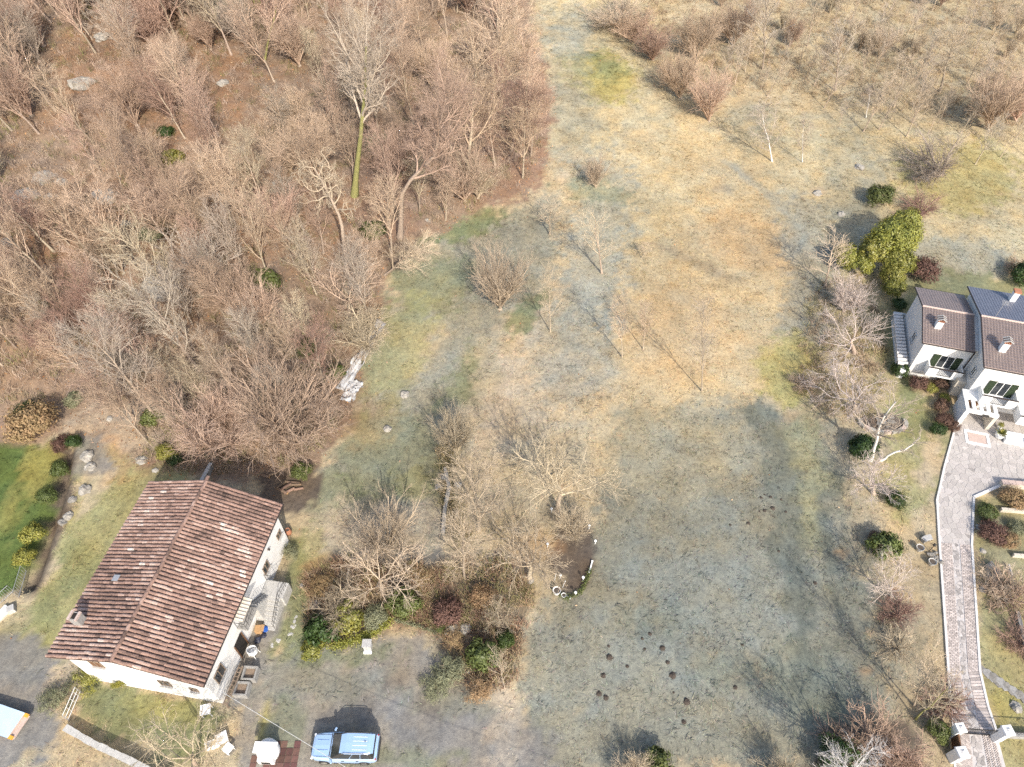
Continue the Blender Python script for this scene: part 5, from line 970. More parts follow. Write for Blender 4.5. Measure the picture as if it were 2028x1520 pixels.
# retaining wall of the walled yard, metal frame gate
def wallrun(px, w, h, label, material='stone', cap='concrete_pale', name='garden_wall', blocks=True):
    P = [U(x, y, 0) for x, y in px]; o = thing(name, label, 'wall', (P[0].x, P[0].y, 0))
    for i in range(len(P) - 1):
        d = P[i + 1] - P[i]; c = (P[i] + P[i + 1]) / 2 - P[0]; a = math.atan2(d.y, d.x); MB().box((c.x, c.y, h / 2 - .1), (d.length, w - .04, h + .2), a).build('wall_core', M[material], o)
        n = max(1, round(d.length / .55))
        for j in range(n):
            q = P[i] + d * ((j + .5) / n) - P[0]; MB().box((q.x, q.y, h + .045), (d.length / n - .02, w * random.uniform(.9, 1.12), .09 + random.uniform(0, .03)), a + random.uniform(-.03, .03)).build('coping_stone', M[cap], o)
    return o
wallrun([(138, 1448), (190, 1478), (262, 1512), (340, 1552)], .4, .8, 'pale stone wall between the lane and the walled yard')
fr = thing('metal_gate', 'thin white metal gate frame at the corner of the walled yard', 'gate', G(136, 1428), 0)
a_, b_ = Vector((0, 0, 0)), G(160, 1372) - G(136, 1428); b_.z = 0
for p in (a_, b_): MB().tube([p, p + Vector((0, 0, 1.1))], .03, 6).build('post', M['galv'], fr)
for h in (.25, .65, 1.08): MB().tube([a_ + Vector((0, 0, h)), b_ + Vector((0, 0, h))], .022, 5).build('bar', M['white'], fr)
for t in (.3, .6, .85): MB().tube([a_.lerp(b_, t) + Vector((0, 0, .25)), a_.lerp(b_, t) + Vector((0, 0, 1.08))], .012, 4).build('upright', M['white'], fr)
# white wall end with railing on the lawn
lwx = thing('lawn_wall', 'cream rendered wall end with coping beside the lawn', 'wall', U(28, 1215, 0), 0)
d = U(-60, 1300, 0) - U(28, 1215, 0); MB().box((d.x / 2, d.y / 2, .45), (d.length, .55, 1.1), math.atan2(d.y, d.x)).build('wall_face', M['buff'], lwx); MB().box((d.x / 2, d.y / 2, 1.04), (d.length + .1, .7, .08), math.atan2(d.y, d.x)).build('coping', M['white'], lwx); MB().box((.25, -.1, .55), (.5, .5, 1.2), .5).build('pier', M['concrete_pale'], lwx)
def grate(pa, pb, h, label, n=9):
    a, b = G(*pa), G(*pb); o = thing('iron_railing', label, 'railing', a); v = b - a; v.z = 0
    for z in (.12, h): MB().tube([(0, 0, z), v + Vector((0, 0, z))], .02, 5).build('rail', M['galv'], o)
    for i in range(n + 1): p = v * (i / n); MB().tube([p, p + Vector((0, 0, h))], .012, 4).build('bar', M['galv'], o)
grate((36, 1185), (62, 1142), 1.0, 'grey metal railing above the cream wall end'); grate((0, 1196), (26, 1172), 1.0, 'short grey railing at the left edge of the lawn', 7)
# low trailer at the lower left
tp = [U(x, y, 1.0) for x, y in ((-2, 1372), (47, 1412), (12, 1462))]
ang = math.atan2(tp[2].y - tp[1].y, tp[2].x - tp[1].x); wd = (tp[2] - tp[1]).length
tr = thing('trailer', 'low box trailer with pale blue cover cut by the left edge', 'trailer', (tp[1].x, tp[1].y, .03), ang)
MB().box((wd / 2, -2., .62), (wd - .1, 4., .62)).build('body', M['pink_board'], tr); MB().solid([(0, .0, .94), (wd, .0, .94), (wd, -4.1, .94), (0, -4.1, .94)], (0, 0, .07)).build('cover', M['tarp_blue'], tr)
MB().box((wd / 2, .16, .72), (wd - .12, .3, .1)).build('tail_shelf', M['pink_board'], tr)
for x in (.1, wd - .1): MB().box((x, .1, .83), (.22, .34, .14)).build('corner_lamp', M['orange'], tr)
for x in (.12, wd - .12):
    for y in (-1.5, -2.4): w_ = MB().tube([(x - .09, y, .3), (x + .09, y, .3)], .3, 14).build('wheel', M['tyre'], tr); MB().tube([(x - .1, y, .3), (x + .1, y, .3)], .16, 10).build('rim', M['galv'], w_)
# cable
ca = lw(5.0, -6.3, 4.6); cb_ = U(700, 1526, 6.5); ce = ca + (cb_ - ca) * 4
pts = [ca + (ce - ca) * t + Vector((0, 0, -2. * 4 * t * (1 - t) * .6)) for t in [i / 24 for i in range(25)]]
o = thing('overhead_cable', 'pale overhead cable running from the farmhouse corner past the car', 'cable', ca); MB().tube([p - ca for p in pts], .016, 5).build('wire', M['cable'], o); MB().tube([(0, 0, -.1), (0, 0, .15)], .05, 6).build('insulator', M['white'], o)
po = thing('utility_pole', 'wooden pole carrying the overhead cable beyond the bottom edge', 'pole', (ce.x, ce.y, gz(ce.x, ce.y) - .3)); MB().tube([(0, 0, 0), (0, 0, ce.z + .6)], [.16, .11], 10).build('post', M['wood'], po); MB().box((0, 0, ce.z + .3), (.9, .1, .1)).build('crossarm', M['wood'], po)
# red paving with the white barbecue
rp = thing('brick_pad', 'patch of dark red brick paving under the white barbecue', 'paving', (*U(547, 1484, 0)[:2], 0))
x0, y0 = U(490, 1526, 0)[:2]; x1, y1 = U(602, 1456, 0)[:2]; ox, oy = rp.location.x, rp.location.y
mb_r = bpy.data.meshes.new('paving_brick'); _m = MB().box((0, 0, 0), (.42, .42, .06)); mb_r.from_pydata(_m.v, [], _m.f); mb_r.update(); mb_r.materials.append(M['red_pave'])
nx2, ny2 = int((x1 - x0) / .45), int((y1 - y0) / .45)
for i in range(nx2):
    for j in range(ny2):
        if random.random() < .1 and (i in (0, nx2 - 1) or j in (0, ny2 - 1)): continue
        o = bpy.data.objects.new('paving_brick', mb_r); COL.objects.link(o); o.parent = rp; o.location = (x0 - ox + (i + .5) * .45, y0 - oy + (j + .5) * .45, random.uniform(.0, .015)); o.rotation_euler = (random.gauss(0, .02), random.gauss(0, .02), random.gauss(0, .02))
bq = thing('barbecue', 'white masonry barbecue with a flat slab top on red paving', 'barbecue', U(532, 1490, .03), -.03)
MB().lathe([(.72, 0), (.74, .3), (.7, .75), (.55, .95), (.3, 1.02)], k=20).build('oven', M['white'], bq, smooth=True); MB().box((0, .0, 1.12), (1.52, .7, .14)).build('slab', M['white'], bq, bevel=.02); MB().box((.02, -.5, .35), (1.05, .5, .7)).build('hearth', M['white'], bq, bevel=.03); MB().box((.02, -.76, .35), (.6, .02, .4)).build('opening', M['opening'], bq)
# ---------------------------------------------------------------- the car
car = thing('car', 'silver estate off-roader with sky-blue sheen in its colour parked on the gravel yard', 'car', (*U(686, 1486, .03)[:2], .02), R(-1))
X_ = [-2.18, -2.12, -1.95, -1.5, -1.0, -.85, 0, .9, 1.7, 2.05, 2.17]; HWd = [.42, .64, .77, .85, .88, .89, .895, .895, .875, .84, .76]; ZB = [.5, .4, .33, .3, .28, .28, .28, .28, .32, .4, .5]; ZT = [.78, .9, .98, 1.03, 1.06, 1.07, 1.07, 1.07, 1.06, 1.04, .95]
mb = MB(); ring = []
for x, w, zb, zt in zip(X_, HWd, ZB, ZT):
    sec = [(-w * .9, zb), (-w, zb + .15), (-w, zt - .25), (-w * .965, zt - .08), (-w * .86, zt - .005), (0, zt + .035)]; sec = sec + [(-a, b) for a, b in sec[:-1]][::-1]; mb.v += [(x, a, b) for a, b in sec]
k = 11
mb.f = [(i * k + j, i * k + (j + 1) % k, (i + 1) * k + (j + 1) % k, (i + 1) * k + j) for i in range(len(X_) - 1) for j in range(k)] + [tuple(range(k))[::-1], tuple((len(X_) - 1) * k + j for j in range(k))]
body = mb.build('body', M['sky_sheen_paint'], car, smooth=False)
# cabin: stations of a glasshouse
cs = [(-.82, .74, 1.06), (-.16, .64, 1.66), (.5, .655, 1.73), (1.3, .64, 1.72), (1.72, .62, 1.68), (2.0, .72, 1.06)]
def cabin_ring(x, w, z): return x, w, z
base = [(-.86, -.8, 1.05), (-.86, .8, 1.05), (2.02, .78, 1.05), (2.02, -.78, 1.05)]; tp_ = [(-.1, -.63, 1.66), (-.1, .63, 1.66), (1.78, .61, 1.67), (1.78, -.61, 1.67)]
MB().add(base + tp_, [(0, 1, 5, 4), (1, 2, 6, 5), (2, 3, 7, 6), (3, 0, 4, 7), (4, 5, 6, 7), (3, 2, 1, 0)]).build('cabin', M['iron'], car)
def q4(a, b, c, d, s0, s1, t0, t1):       # a sub-rectangle of the quad a b c d
    a, b, c, d = map(Vector, (a, b, c, d)); f = lambda s, t: (a.lerp(b, s)).lerp(d.lerp(c, s), t); return [f(s0, t0), f(s1, t0), f(s1, t1), f(s0, t1)]
def pane(name, quad, rect, material='glass', off=.012):
    q = q4(*quad, *rect); n = (q[1] - q[0]).cross(q[3] - q[0]).normalized(); return MB().solid([p + n * .002 for p in q], n * off).build(name, M[material], car)
front = (base[1], base[0], tp_[0], tp_[1]); left = (base[0], base[3], tp_[3], tp_[0]); right = (base[2], base[1], tp_[1], tp_[2]); rear = (base[3], base[2], tp_[2], tp_[3])
pane('windscreen', front, (.06, .94, .06, .93)); pane('rear_window', rear, (.1, .9, .2, .9))
for qd, nm, fl in ((left, 'side_window', 0), (right, 'side_window', 1)):
    for s0, s1 in ((.16, .42), (.45, .68), (.71, .93)):
        if fl: s0, s1 = 1 - s1, 1 - s0
        pane(nm, qd, (s0, s1, .1, .86))
    for s in (.43, .69):
        if fl: s = 1 - s
        pane('pillar', qd, (s, s + .012, .05, .95), 'sky_sheen_paint', .016)
mb = MB(); rs = [(-.16, .6, 1.665), (.2, .66, 1.725), (1.0, .665, 1.74), (1.7, .64, 1.72), (1.86, .6, 1.69)]
for x, w, z in rs: mb.v += [(x, -w, z - .05), (x, -w * .9, z), (x, 0, z + .02), (x, w * .9, z), (x, w, z - .05)]
mb.f = [(i * 5 + j, (i + 1) * 5 + j, (i + 1) * 5 + j + 1, i * 5 + j + 1) for i in range(4) for j in range(4)] + [(5 * i + 4, 5 * i + 9, 5 * i + 5, 5 * i) for i in range(4)] + [(0, 1, 2, 3, 4), (24, 23, 22, 21, 20)]
mb.build('roof', M['sky_sheen_paint'], car)
for y in (-.4, -.14, .12, .38): MB().box((1.12, y, 1.752), (.95, .03, .012)).build('roof_rib', M['white'], car)
for y in (-.64, .64): MB().tube([(.0, y, 1.69), (.15, y, 1.77), (1.5, y, 1.77), (1.7, y, 1.71)], .025, 6).build('roof_rail', M['chrome'] if y < 0 else M['iron'], car)
MB().box((1.93, 0, 1.655), (.2, 1.16, .04), ry=.12).build('spoiler', M['sky_sheen_paint'], car); MB().box((1.45, .1, 1.79), (.07, .03, .07)).build('aerial', M['iron'], car)
for s in (-1, 1):
    m_ = MB().box((-.72, s * .99, 1.13), (.14, .22, .15), s * -.35).build('mirror', M['sky_sheen_paint'], car, bevel=.03); MB().box((-.645, s * .99, 1.13), (.01, .17, .11), s * -.35).build('mirror_glass', M['glass'], m_)
    MB().box((-2.05, s * .62, .82), (.14, .34, .18), s * .35).build('headlight', M['lamp_clear'], car, bevel=.03); MB().box((2.1, s * .72, .86), (.1, .12, .28)).build('tail_light', M['lamp_red'], car, bevel=.02)
    MB().box((.5, s * .9, .42), (2.3, .05, .09)).build('sill', M['iron'], car)
    for x in (-1.32, 1.32):
        w_ = MB().tube([(x, s * .68, .36), (x, s * .9, .36)], .36, 20).build('wheel', M['tyre'], car); MB().tube([(x, s * .89, .36), (x, s * .915, .36)], .22, 12).build('rim', M['chrome'], w_)
    for x in (.0, .95): MB().box((x, s * .9, .93), (.18, .03, .03)).build('door_handle', M['iron'], car)
MB().box((-2.15, 0, .47), (.18, 1.35, .24)).build('bumper', M['iron'], car, bevel=.05); MB().box((2.16, 0, .5), (.2, 1.5, .26)).build('bumper', M['iron'], car, bevel=.05); MB().box((-2.185, 0, .76), (.03, .8, .13)).build('grille', M['iron'], car)
for y in (-.66, .66): MB().box((-1.42, y, 1.045), (1.05, .014, .012), 0, 0, -.06).build('bonnet_seam', M['iron'], car)
MB().box((-.9, 0, 1.1), (.05, 1.5, .02)).build('scuttle', M['iron'], car)
for y in (-.3, .3): MB().box((-1.45, y, 1.083), (.8, .03, .012), 0, 0, -.04).build('bonnet_crease', M['sky_sheen_paint'], car)
for y in (-.35, .3): MB().box((-.8, y, 1.12), (.03, .6, .02), .1).build('wiper', M['iron'], car)
# ---------------------------------------------------------------- the white house
wh = thing('white_house', 'white rendered house with brown tile roofs and green shutters at the right edge', 'house', (HR[0], HR[1], -.05), HR[2])
def gable(x0, x1, ys, yn, he, hr, yr):
    mb = MB(); pr = [(ys, 0), (yn, 0), (yn, he), (yr, hr), (ys, he)]; mb.v = [(x0, y, z) for y, z in pr] + [(x1, y, z) for y, z in pr]
    mb.f = [(4, 3, 2, 1, 0), (5, 6, 7, 8, 9), (0, 1, 6, 5), (1, 2, 7, 6), (2, 3, 8, 7), (3, 4, 9, 8), (4, 0, 5, 9)]; return mb
gable(.4, 4.95, -3.75, 3.55, 4.62, 5.5, 0.).build('wall', M['plaster'], wh)
UR = -1.18                                 # ridge line of the higher block
gable(4.96, 14., -6.4, 4.0, 5.42, 6.45, UR).build('wall', M['plaster'], wh)
def tiled(x0, x1, ye, ze, yr, zr, name, tm='hot_tile'):
    """one roof slope of flat tiles between eave (ye, ze) and ridge (yr, zr)"""
    sl = math.hypot(yr - ye, zr - ze); n = round(sl / .3); m = round((x1 - x0) / .26); mb = MB(); dy, dz = (yr - ye) / sl, (zr - ze) / sl
    deck = MB(); f = [(x0, ye, ze), (x1, ye, ze), (x1, yr, zr), (x0, yr, zr)]
    deck.solid(f if dy > 0 else f[::-1], (0, 0, -.12)); dk = deck.build(name, M['house_tile_glint'], wh)
    ang = math.atan2(dz, dy) if dy > 0 else math.atan2(dz, -dy)
    for r in range(n):
        d = (r + .5) * sl / n; y, z = ye + dy * d, ze + dz * d
        for c in range(m):
            x = x0 + (c + .5) * (x1 - x0) / m; t = (ang - .1) if dy > 0 else -(ang - .1)
            mb.box((x, y, z + .035), ((x1 - x0) / m - .05, sl / n - .03, .03), 0, t + random.gauss(0, .012))
            i = len(mb.v) - 8                # a roll along one edge of each tile
            mb.box((x + (x1 - x0) / m * .33, y, z + .058), ((x1 - x0) / m * .22, sl / n - .03, .03), 0, t)
    tag(mb.build('roof_tiles', M[tm], dk), kind='stuff'); return dk
tiled(0., 4.56, -4.116, 4.769, 0., 5.703, 'roof'); tiled(0., 4.56, 3.94, 4.769, 0., 5.703, 'roof')
tiled(4.6, 14.4, -6.783, 5.575, UR, 6.671, 'roof'); tiled(4.6, 14.4, 4.417, 5.575, UR, 6.671, 'roof', 'back_slope_tile')
MB().tube([(-.02, 0, 5.74), (4.56, 0, 5.74)], .1, 8).build('ridge', M['pink_board'], wh); MB().tube([(4.58, UR, 6.71), (14.4, UR, 6.71)], .1, 8).build('ridge', M['pink_board'], wh)
for (x0, y0, z0, x1, y1, z1) in ((0, -4.17, 4.72, 4.56, -4.17, 4.72), (0, -4.15, 4.76, 0, 0, 5.69), (0, 0, 5.69, 0, 3.96, 4.76), (4.58, -6.85, 5.53, 14.4, -6.85, 5.53), (4.58, -6.8, 5.57, 4.58, UR, 6.66), (4.58, UR, 6.66, 4.58, 4.43, 5.57), (4.6, -4.1, 4.8, 4.6, -3.9, 1.)):
    MB().tube([(x0, y0, z0), (x1, y1, z1)], .065, 6).build('gutter', M['gutter'], wh)
def chim(x, y, zb, zt, parent=wh):
    c = MB().box((x, y, (zb + zt) / 2), (.55, .5, zt - zb)).build('chimney', M['white'], parent)
    for i in range(4): MB().box((x - .22 + i * .147, y, zt + .13), (.06, .5, .26)).build('flue_pier', M['orange'] if False else M['terracotta'], c)
    for s in (-1, 1):
        for k in range(5): MB().box((x + s * .19, y - .28 + k * .14, zt + .36), (.48, .125, .05), 0, 0, s * .5).build('cap_tile', M['roof_deck'] if k % 2 else M['concrete_pale'], c)
chim(1.3, -2.1, 4.9, 6.0); chim(6.1, -4.7, 5.7, 7.0); MB().box((8.15, 2.9, 6.3), (.5, .5, 1.5)).build('chimney', M['white'], wh); MB().box((8.15, 2.9, 7.12), (.62, .62, .16)).build('chimney_cap', M['terracotta'], wh)
MB().tube([(5.8, -1.0, 6.6), (5.8, -1.0, 8.6)], .025, 6).build('aerial_mast', M['galv'], wh)
an = MB()
for i in range(7): an.tube([(5.5 + i * .02, -1.3 + i * .1, 8.45), (6.1 + i * .02, -1.3 + i * .1, 8.45)], .012, 4)
an.tube([(5.8, -1.4, 8.45), (5.85, -.5, 8.45)], .015, 4); an.build('aerial', M['galv'], wh)
def shuttered(x, y, z, w, h):
    win(wh, (x, y, z), w, h, (0, -1), frame='white')
    for s in (-1, 1):
        sh = MB().box((x + s * (w * .5 + w * .26), y - .06, z), (w * .5, .06, h)).build('shutter', M['shutter'], wh)
        for k in range(6): MB().box((x + s * (w * .5 + w * .26), y - .1, z - h / 2 + .14 + k * (h - .28) / 5), (w * .42, .03, .05)).build('slat', M['shutter'], sh)
shuttered(2.95, -3.75, 2.6, 1.25, 1.55); shuttered(7.2, -6.4, 2.95, 1.2, 1.7); shuttered(11.0, -6.4, 2.95, 1.2, 1.7)
def balcony(x0, x1, yw, dep, z, panels):
    o = MB().box(((x0 + x1) / 2, yw - dep / 2, z), (x1 - x0, dep - .004, .18)).build('balcony', M['white'], wh)
    for s, x in ((-1, x0), (1, x1)): MB().box((x - s * .05, yw - dep / 2, z + .52), (.1, dep - .01, .86)).build('parapet', M['white'], o)
    g = MB(); a, b = x0 + .28 * (x1 - x0), x1 - .28 * (x1 - x0)
    for (p, q) in ((x0 + .11, a), (b, x1 - .11)): MB().box(((p + q) / 2, yw - dep + .06, z + .52), (q - p - .004, .1, .86)).build('parapet', M['white'], o)
    for k in range(10): xx = a + (b - a) * k / 9; g.box((xx, yw - dep + .06, z + .5), (.025, .025, .8))
    for zz in (.15, .9): g.box(((a + b) / 2, yw - dep + .06, z + zz), (b - a, .035, .035))
    g.build('railing', M['iron'], o); MB().box(((x0 + x1) / 2, yw - dep + .06, z + .975), (x1 - x0 + .06, .14, .04)).build('handrail', M['gutter'], o)
balcony(1.5, 4.5, -3.75, 1.1, 1.55, 0); balcony(5.6, 8.6, -6.4, 1.3, 2.0, 0); balcony(8.75, 13.5, -6.4, 2.6, 1.6, 0)
# slotted porch roof in front of the terrace door
pc = MB().box((5.75, -6.98, 2.04), (2.75, 1.14, .14)).build('porch', M['white'], wh)
for i in range(5): MB().box((4.55 + i * .6, -8.2, 2.04), (.3, 1.3, .14)).build('beam', M['white'], pc)
MB().box((5.75, -8.98, 2.02), (2.75, .26, .3)).build('front_beam', M['white'], pc)
MB().box((4.55, -8.0, .94), (.36, 2.2, 1.86)).build('side_wall', M['white'], pc); MB().box((6.98, -8.4, .94), (.3, 1.4, 1.86)).build('side_wall', M['buff'], pc)
MB().box((6.1, -9.15, 1.92), (.55, .05, .26)).build('sign', M['iron'], wh)
dr = MB().box((5.9, -6.43, 1.), (1.1, .06, 2.)).build('door', M['timber'], wh); MB().box((6.25, -6.48, 1.), (.05, .05, .16)).build('handle', M['chrome'], dr)
MB().box((8.4, -6.45, 3.4), (.12, .12, .25)).build('wall_lamp', M['iron'], wh)
win(wh, (4.94, -5.2, 3.4), .6, .9, (-1, 0), frame='white'); win(wh, (.4, -1., 2.6), .8, 1., (-1, 0), frame='white')
MB().box((4.55, -4.6, 1.0), (.8, 1.6, 2.0)).build('side_porch', M['buff'], wh)
# white outside stair and tile-topped wall at the left flank
sw = thing('white_wall', 'sunlit white garden wall with scalloped tile coping at the house flank', 'wall', hr_w(-.35, 0) + (-.05,), HR[2])
MB().box((0, 0.1, .55), (.3, 7.6, 1.3)).build('wall_face', M['white'], sw)
for i in range(16): MB().tube([(-.4, -3.55 + i * .48, 1.2), (.45, -3.55 + i * .48, 1.36)], [.19, .15], 8).build('coping_tile', M['kerb'], sw)
MB().box((.1, -4.15, .5), (.5, .5, 1.2)).build('pier', M['white'], sw); MB().box((.35, 4.1, .5), (1.2, .25, 1.2)).build('return_wall', M['concrete_pale'], sw)
# planters at the terrace
pt = thing('potted_agave', 'spiky green agave in a white pot on the terrace', 'potted plant', hr_w(7.9, -9.7) + (.03,)); MB().lathe([(.22, 0), (.36, .2), (.4, .5), (.42, .55), (.34, .55), (.3, .45)], k=16).build('pot', M['white'], pt, smooth=True)
for i in range(22):
    a = i * 2.4; e = .35 + .9 * (i / 22); d = Vector((math.cos(a) * math.cos(e), math.sin(a) * math.cos(e), math.sin(e))); s = Vector((-math.sin(a), math.cos(a), 0)) * .05; p = Vector((0, 0, .5)); l = .7
    MB().add([p - s, p + s, p + d * l * .5 + s * 1.2 + Vector((0, 0, .05)), p + d * l + Vector((0, 0, -.06)), p + d * l * .5 - s * 1.2 + Vector((0, 0, .05)), p + d * l * .5 - Vector((0, 0, .03))], [(0, 1, 2, 5), (5, 2, 3), (4, 5, 3), (0, 5, 4)]).build('leaf', M['leaf_yellow' if i % 3 else 'leaf_mid'], pt)
gs = thing('garden_sofa', 'white cushioned garden sofa on the terrace under the balcony', 'sofa', hr_w(9.1, -9.9) + (.03,), HR[2]); MB().box((0, 0, .22), (1.7, .75, .44)).build('seat', M['white_plastic'], gs, bevel=.04); MB().box((0, .36, .6), (1.7, .16, .5)).build('backrest', M['white_plastic'], gs, bevel=.04)
for s in (-1, 1): MB().box((s * .82, -.06, .45), (.14, .68, .34)).build('armrest', M['white_plastic'], gs, bevel=.03)
ps = thing('potted_yucca', 'small yellow-green potted plant by the porch pillar', 'potted plant', hr_w(8.1, -8.6) + (.03,)); MB().lathe([(.14, 0), (.2, .3), (.16, .3)], k=12).build('pot', M['white'], ps); f = link('foliage', BUSH['wisp'][0], None, ps, (0, 0, .25)); f.scale = (.4, .4, .5); override(f, 'leaf_yellow')
# garden seat by the evergreen
sw_ = thing('garden_swing', 'white garden swing seat with pale cushion behind the glossy evergreen', 'garden seat', G(1792, 538), .2)
MB().box((0, 0, .45), (1.35, .55, .08)).build('seat', M['white_plastic'], sw_, bevel=.02); MB().box((0, .3, .75), (1.35, .08, .6), 0, -.2).build('backrest', M['white_plastic'], sw_, bevel=.02); MB().box((.1, -.05, .52), (.5, .4, .06)).build('cushion', M['tarp_blue'], sw_)
for s in (-1, 1):
    for y in (-.45, .45): MB().tube([(s * .85, y, 0), (s * .8, 0, 1.3)], .03, 6).build('leg', M['white'], sw_)
MB().tube([(-.8, 0, 1.3), (.8, 0, 1.3)], .035, 6).build('top_bar', M['white'], sw_)
# ring bed below the tree
rb = thing('stone_bed', 'round bed edged with pink stone below the broad bare tree', 'flower bed', G(1745, 838))
for i in range(10, 21):
    a = i * 2 * math.pi / 20; MB().box((math.cos(a) * 2.1, math.sin(a) * 1.2, .12), (.6, .32, .3 + random.uniform(-.05, .08)), a + 1.57).build('edge_stone', M['stone' if i % 3 else 'pink_board'], rb)
MB().lathe([(2.0, 0), (1.9, .1), (1., .16)], k=20, sy=.57).build('soil', M['soil'], rb)
for i in range(9): MB().box((random.uniform(-1, 1), random.uniform(-.8, .8), .2), (.45, .35, .12), random.random() * 3, random.gauss(0, .1)).build('flat_stone', M['stone_dark'], rb)
# bench, pots and lamp beside the drive
bn = thing('stone_bench', 'curved pale stone bench on the grass left of the drive', 'bench', G(1826, 1066), .35); pp = [(math.sin(t) * 1.5, -1.5 + math.cos(t) * 1.5) for t in [-.32 + i * .08 for i in range(9)]]; qq = [(math.sin(t) * 1.05, -1.5 + math.cos(t) * 1.05) for t in [.32 - i * .08 for i in range(9)]]
MB().prism(pp + qq, .36, .46).build('seat', M['concrete_pale'], bn)
for s in (-1, 1): MB().box((s * .28, -.25, .18), (.16, .35, .36)).build('leg', M['concrete'], bn)
def pot(px, r, h, material, label):
    o = thing('flower_pot', label, 'pot', G(*px)); MB().lathe([(r * .6, 0), (r * .95, h * .6), (r, h), (r * 1.08, h), (r * .85, h * .99), (r * .8, h * .85)], k=14).build('pot', M[material], o, smooth=True); MB().lathe([(r * .84, h * .9), (r * .84, h * .91)], k=12).build('soil', M['soil'], o); return o
pot((1816, 1090), .3, .5, 'concrete_pale', 'dark-filled pale pot left of the garden lamp'); pot((1840, 1118), .3, .5, 'concrete_pale', 'pale round pot below the stone trough')
tg = thing('rock_trough', 'heap of dark stones and plants beside the drive kerb', 'rockery', G(1848, 1108))
for i in range(16): b_ = blob('stone', (0, 0, 0), random.uniform(.1, .2), 'stone_dark', None, None, .8, 200 + i); b_.parent = tg; b_.location = (random.uniform(-.45, .45), random.uniform(-.5, .5), .1)
gl = thing('garden_lamp', 'small dark garden lamp post above the stone heap', 'lamp', G(1838, 1092)); MB().tube([(0, 0, 0), (0, 0, .9)], .03, 6).build('post', M['iron'], gl); MB().lathe([(.04, .9), (.12, .95), (.12, 1.1), (.03, 1.2)], k=10).build('lantern', M['iron'], gl)
for i, (x, y, r, m_, l) in enumerate([(1965, 1136, .85, 'stone', 'large pale boulder in the grass right of the drive'), (1943, 1168, .3, 'stone_dark', 'small grey rock below the large pale boulder'), (1936, 1045, .3, 'stone', 'small pale rock in the bed right of the drive'), (1944, 1092, .28, 'stone', 'white rock between the bed and the large pale boulder'), (2010, 1402, .4, 'stone', 'round pale rock at the right edge above the gate'),
    (1700, 333, .65, 'stone', 'pale flat rock in the shade above the evergreen'), (1617, 384, .6, 'stone', 'pale flat rock left of the evergreen in the grass'), (1664, 425, .5, 'stone', 'grey rock in the shadow left of the evergreen')]):
    blob('rock', G(x, y, -.12), r, m_, l, 'rock', .6 if r > .5 else .7, 60 + i, i, sx=.75 if i == 0 else 1.)
fs = thing('flag_bench', 'short pale stone slab on edge right of the large pale boulder', 'slab', G(1996, 1132), 1.4); MB().box((0, 0, .15), (.95, .12, .34)).build('slab', M['concrete_pale'], fs, bevel=.015); MB().box((0, .1, .06), (.7, .1, .12)).build('wedge', M['concrete'], fs)
wallrun([(1976, 962), (2110, 972)], .45, .5, 'buff terrace wall with stone coping at the right edge', 'buff', 'pink_board', 'terrace_wall'); wallrun([(1978, 1012), (2110, 1022)], .25, .25, 'low cream edging below the terrace wall', 'buff', 'buff', 'terrace_wall'); wallrun([(2002, 1102), (2110, 1112)], .2, .25, 'short cream edging wall at the right edge', 'buff', 'buff', 'terrace_wall')
wallrun([(2008, 1215), (2022, 1275), (2040, 1320)], .25, .35, 'dark low edging at the right edge of the garden', 'stone_dark', 'concrete', 'garden_edging')
pth = thing('flagstone_path', 'grey flagstone path crossing the grass right of the drive', 'path', (*U(1945, 1330, 0)[:2], 0))
A_, B_ = U(1945, 1330, 0), U(2060, 1405, 0)
for i in range(9):
    for j in range(2):
        p_ = A_.lerp(B_, (i + .5 + .25 * j) / 9) - A_ + Vector((-.3, .35, 0)) * (1 if j else -1); r_ = random.uniform(.28, .4); k = 6; MB().prism([(p_.x + math.cos(t * 2 * math.pi / k + i) * r_ * random.uniform(.8, 1.1), p_.y + math.sin(t * 2 * math.pi / k + i) * r_ * random.uniform(.8, 1.1)) for t in range(k)], -.05 - .001 * i, .045 + .004 * i + .002 * j).build('flagstone', M['stone_dark' if (i + j) % 2 else 'concrete'], pth)
# gate with pillars
def pillar(px, h, s, label, rz=.1):
    o = thing('gate_pillar', label, 'pillar', U(*px, 0) - Vector((0, 0, .1)), rz, 'white pillars of the drive gate'); MB().box((0, 0, h / 2), (s, s, h)).build('shaft', M['white'], o); MB().box((0, 0, h + .06), (s + .14, s + .14, .12), taper=.9).build('cap', M['white'], o); MB().box((0, 0, h + .16), (s * .6, s * .6, .1), taper=.3).build('finial', M['kerb'], o); return o
pillar((1878, 1456), 1.7, .5, 'white gate pillar at the left of the drive'); pillar((1968, 1462), 1.8, .55, 'white gate pillar at the right of the drive'); pillar((1884, 1502), 1.5, .6, 'front white pillar nearest the bottom edge by the drive')
gt = thing('drive_gate', 'closed black iron sliding gate between the pillars', 'gate', U(1887, 1452, 0)); v = U(1966, 1458, 0) - U(1887, 1452, 0)
for z in (.12, 1.05): MB().box((v.x / 2, v.y / 2, z), (v.length, .05, .06), math.atan2(v.y, v.x)).build('rail', M['iron'], gt)
for i in range(22): p_ = v * ((i + .5) / 22); MB().tube([(p_.x, p_.y, .12), (p_.x, p_.y, 1.2)], .014, 4).build('bar', M['iron'], gt)
sg = thing('side_gate', 'small brown slatted pedestrian gate between the two left pillars', 'gate', U(1881, 1462, 0)); v = U(1885, 1492, 0) - U(1881, 1462, 0)
for i in range(8): p_ = v * ((i + .5) / 8); MB().box((p_.x, p_.y, .6), (.1, v.length / 8 - .02, 1.1), math.atan2(v.y, v.x) + 1.57).build('slat', M['timber'], sg)
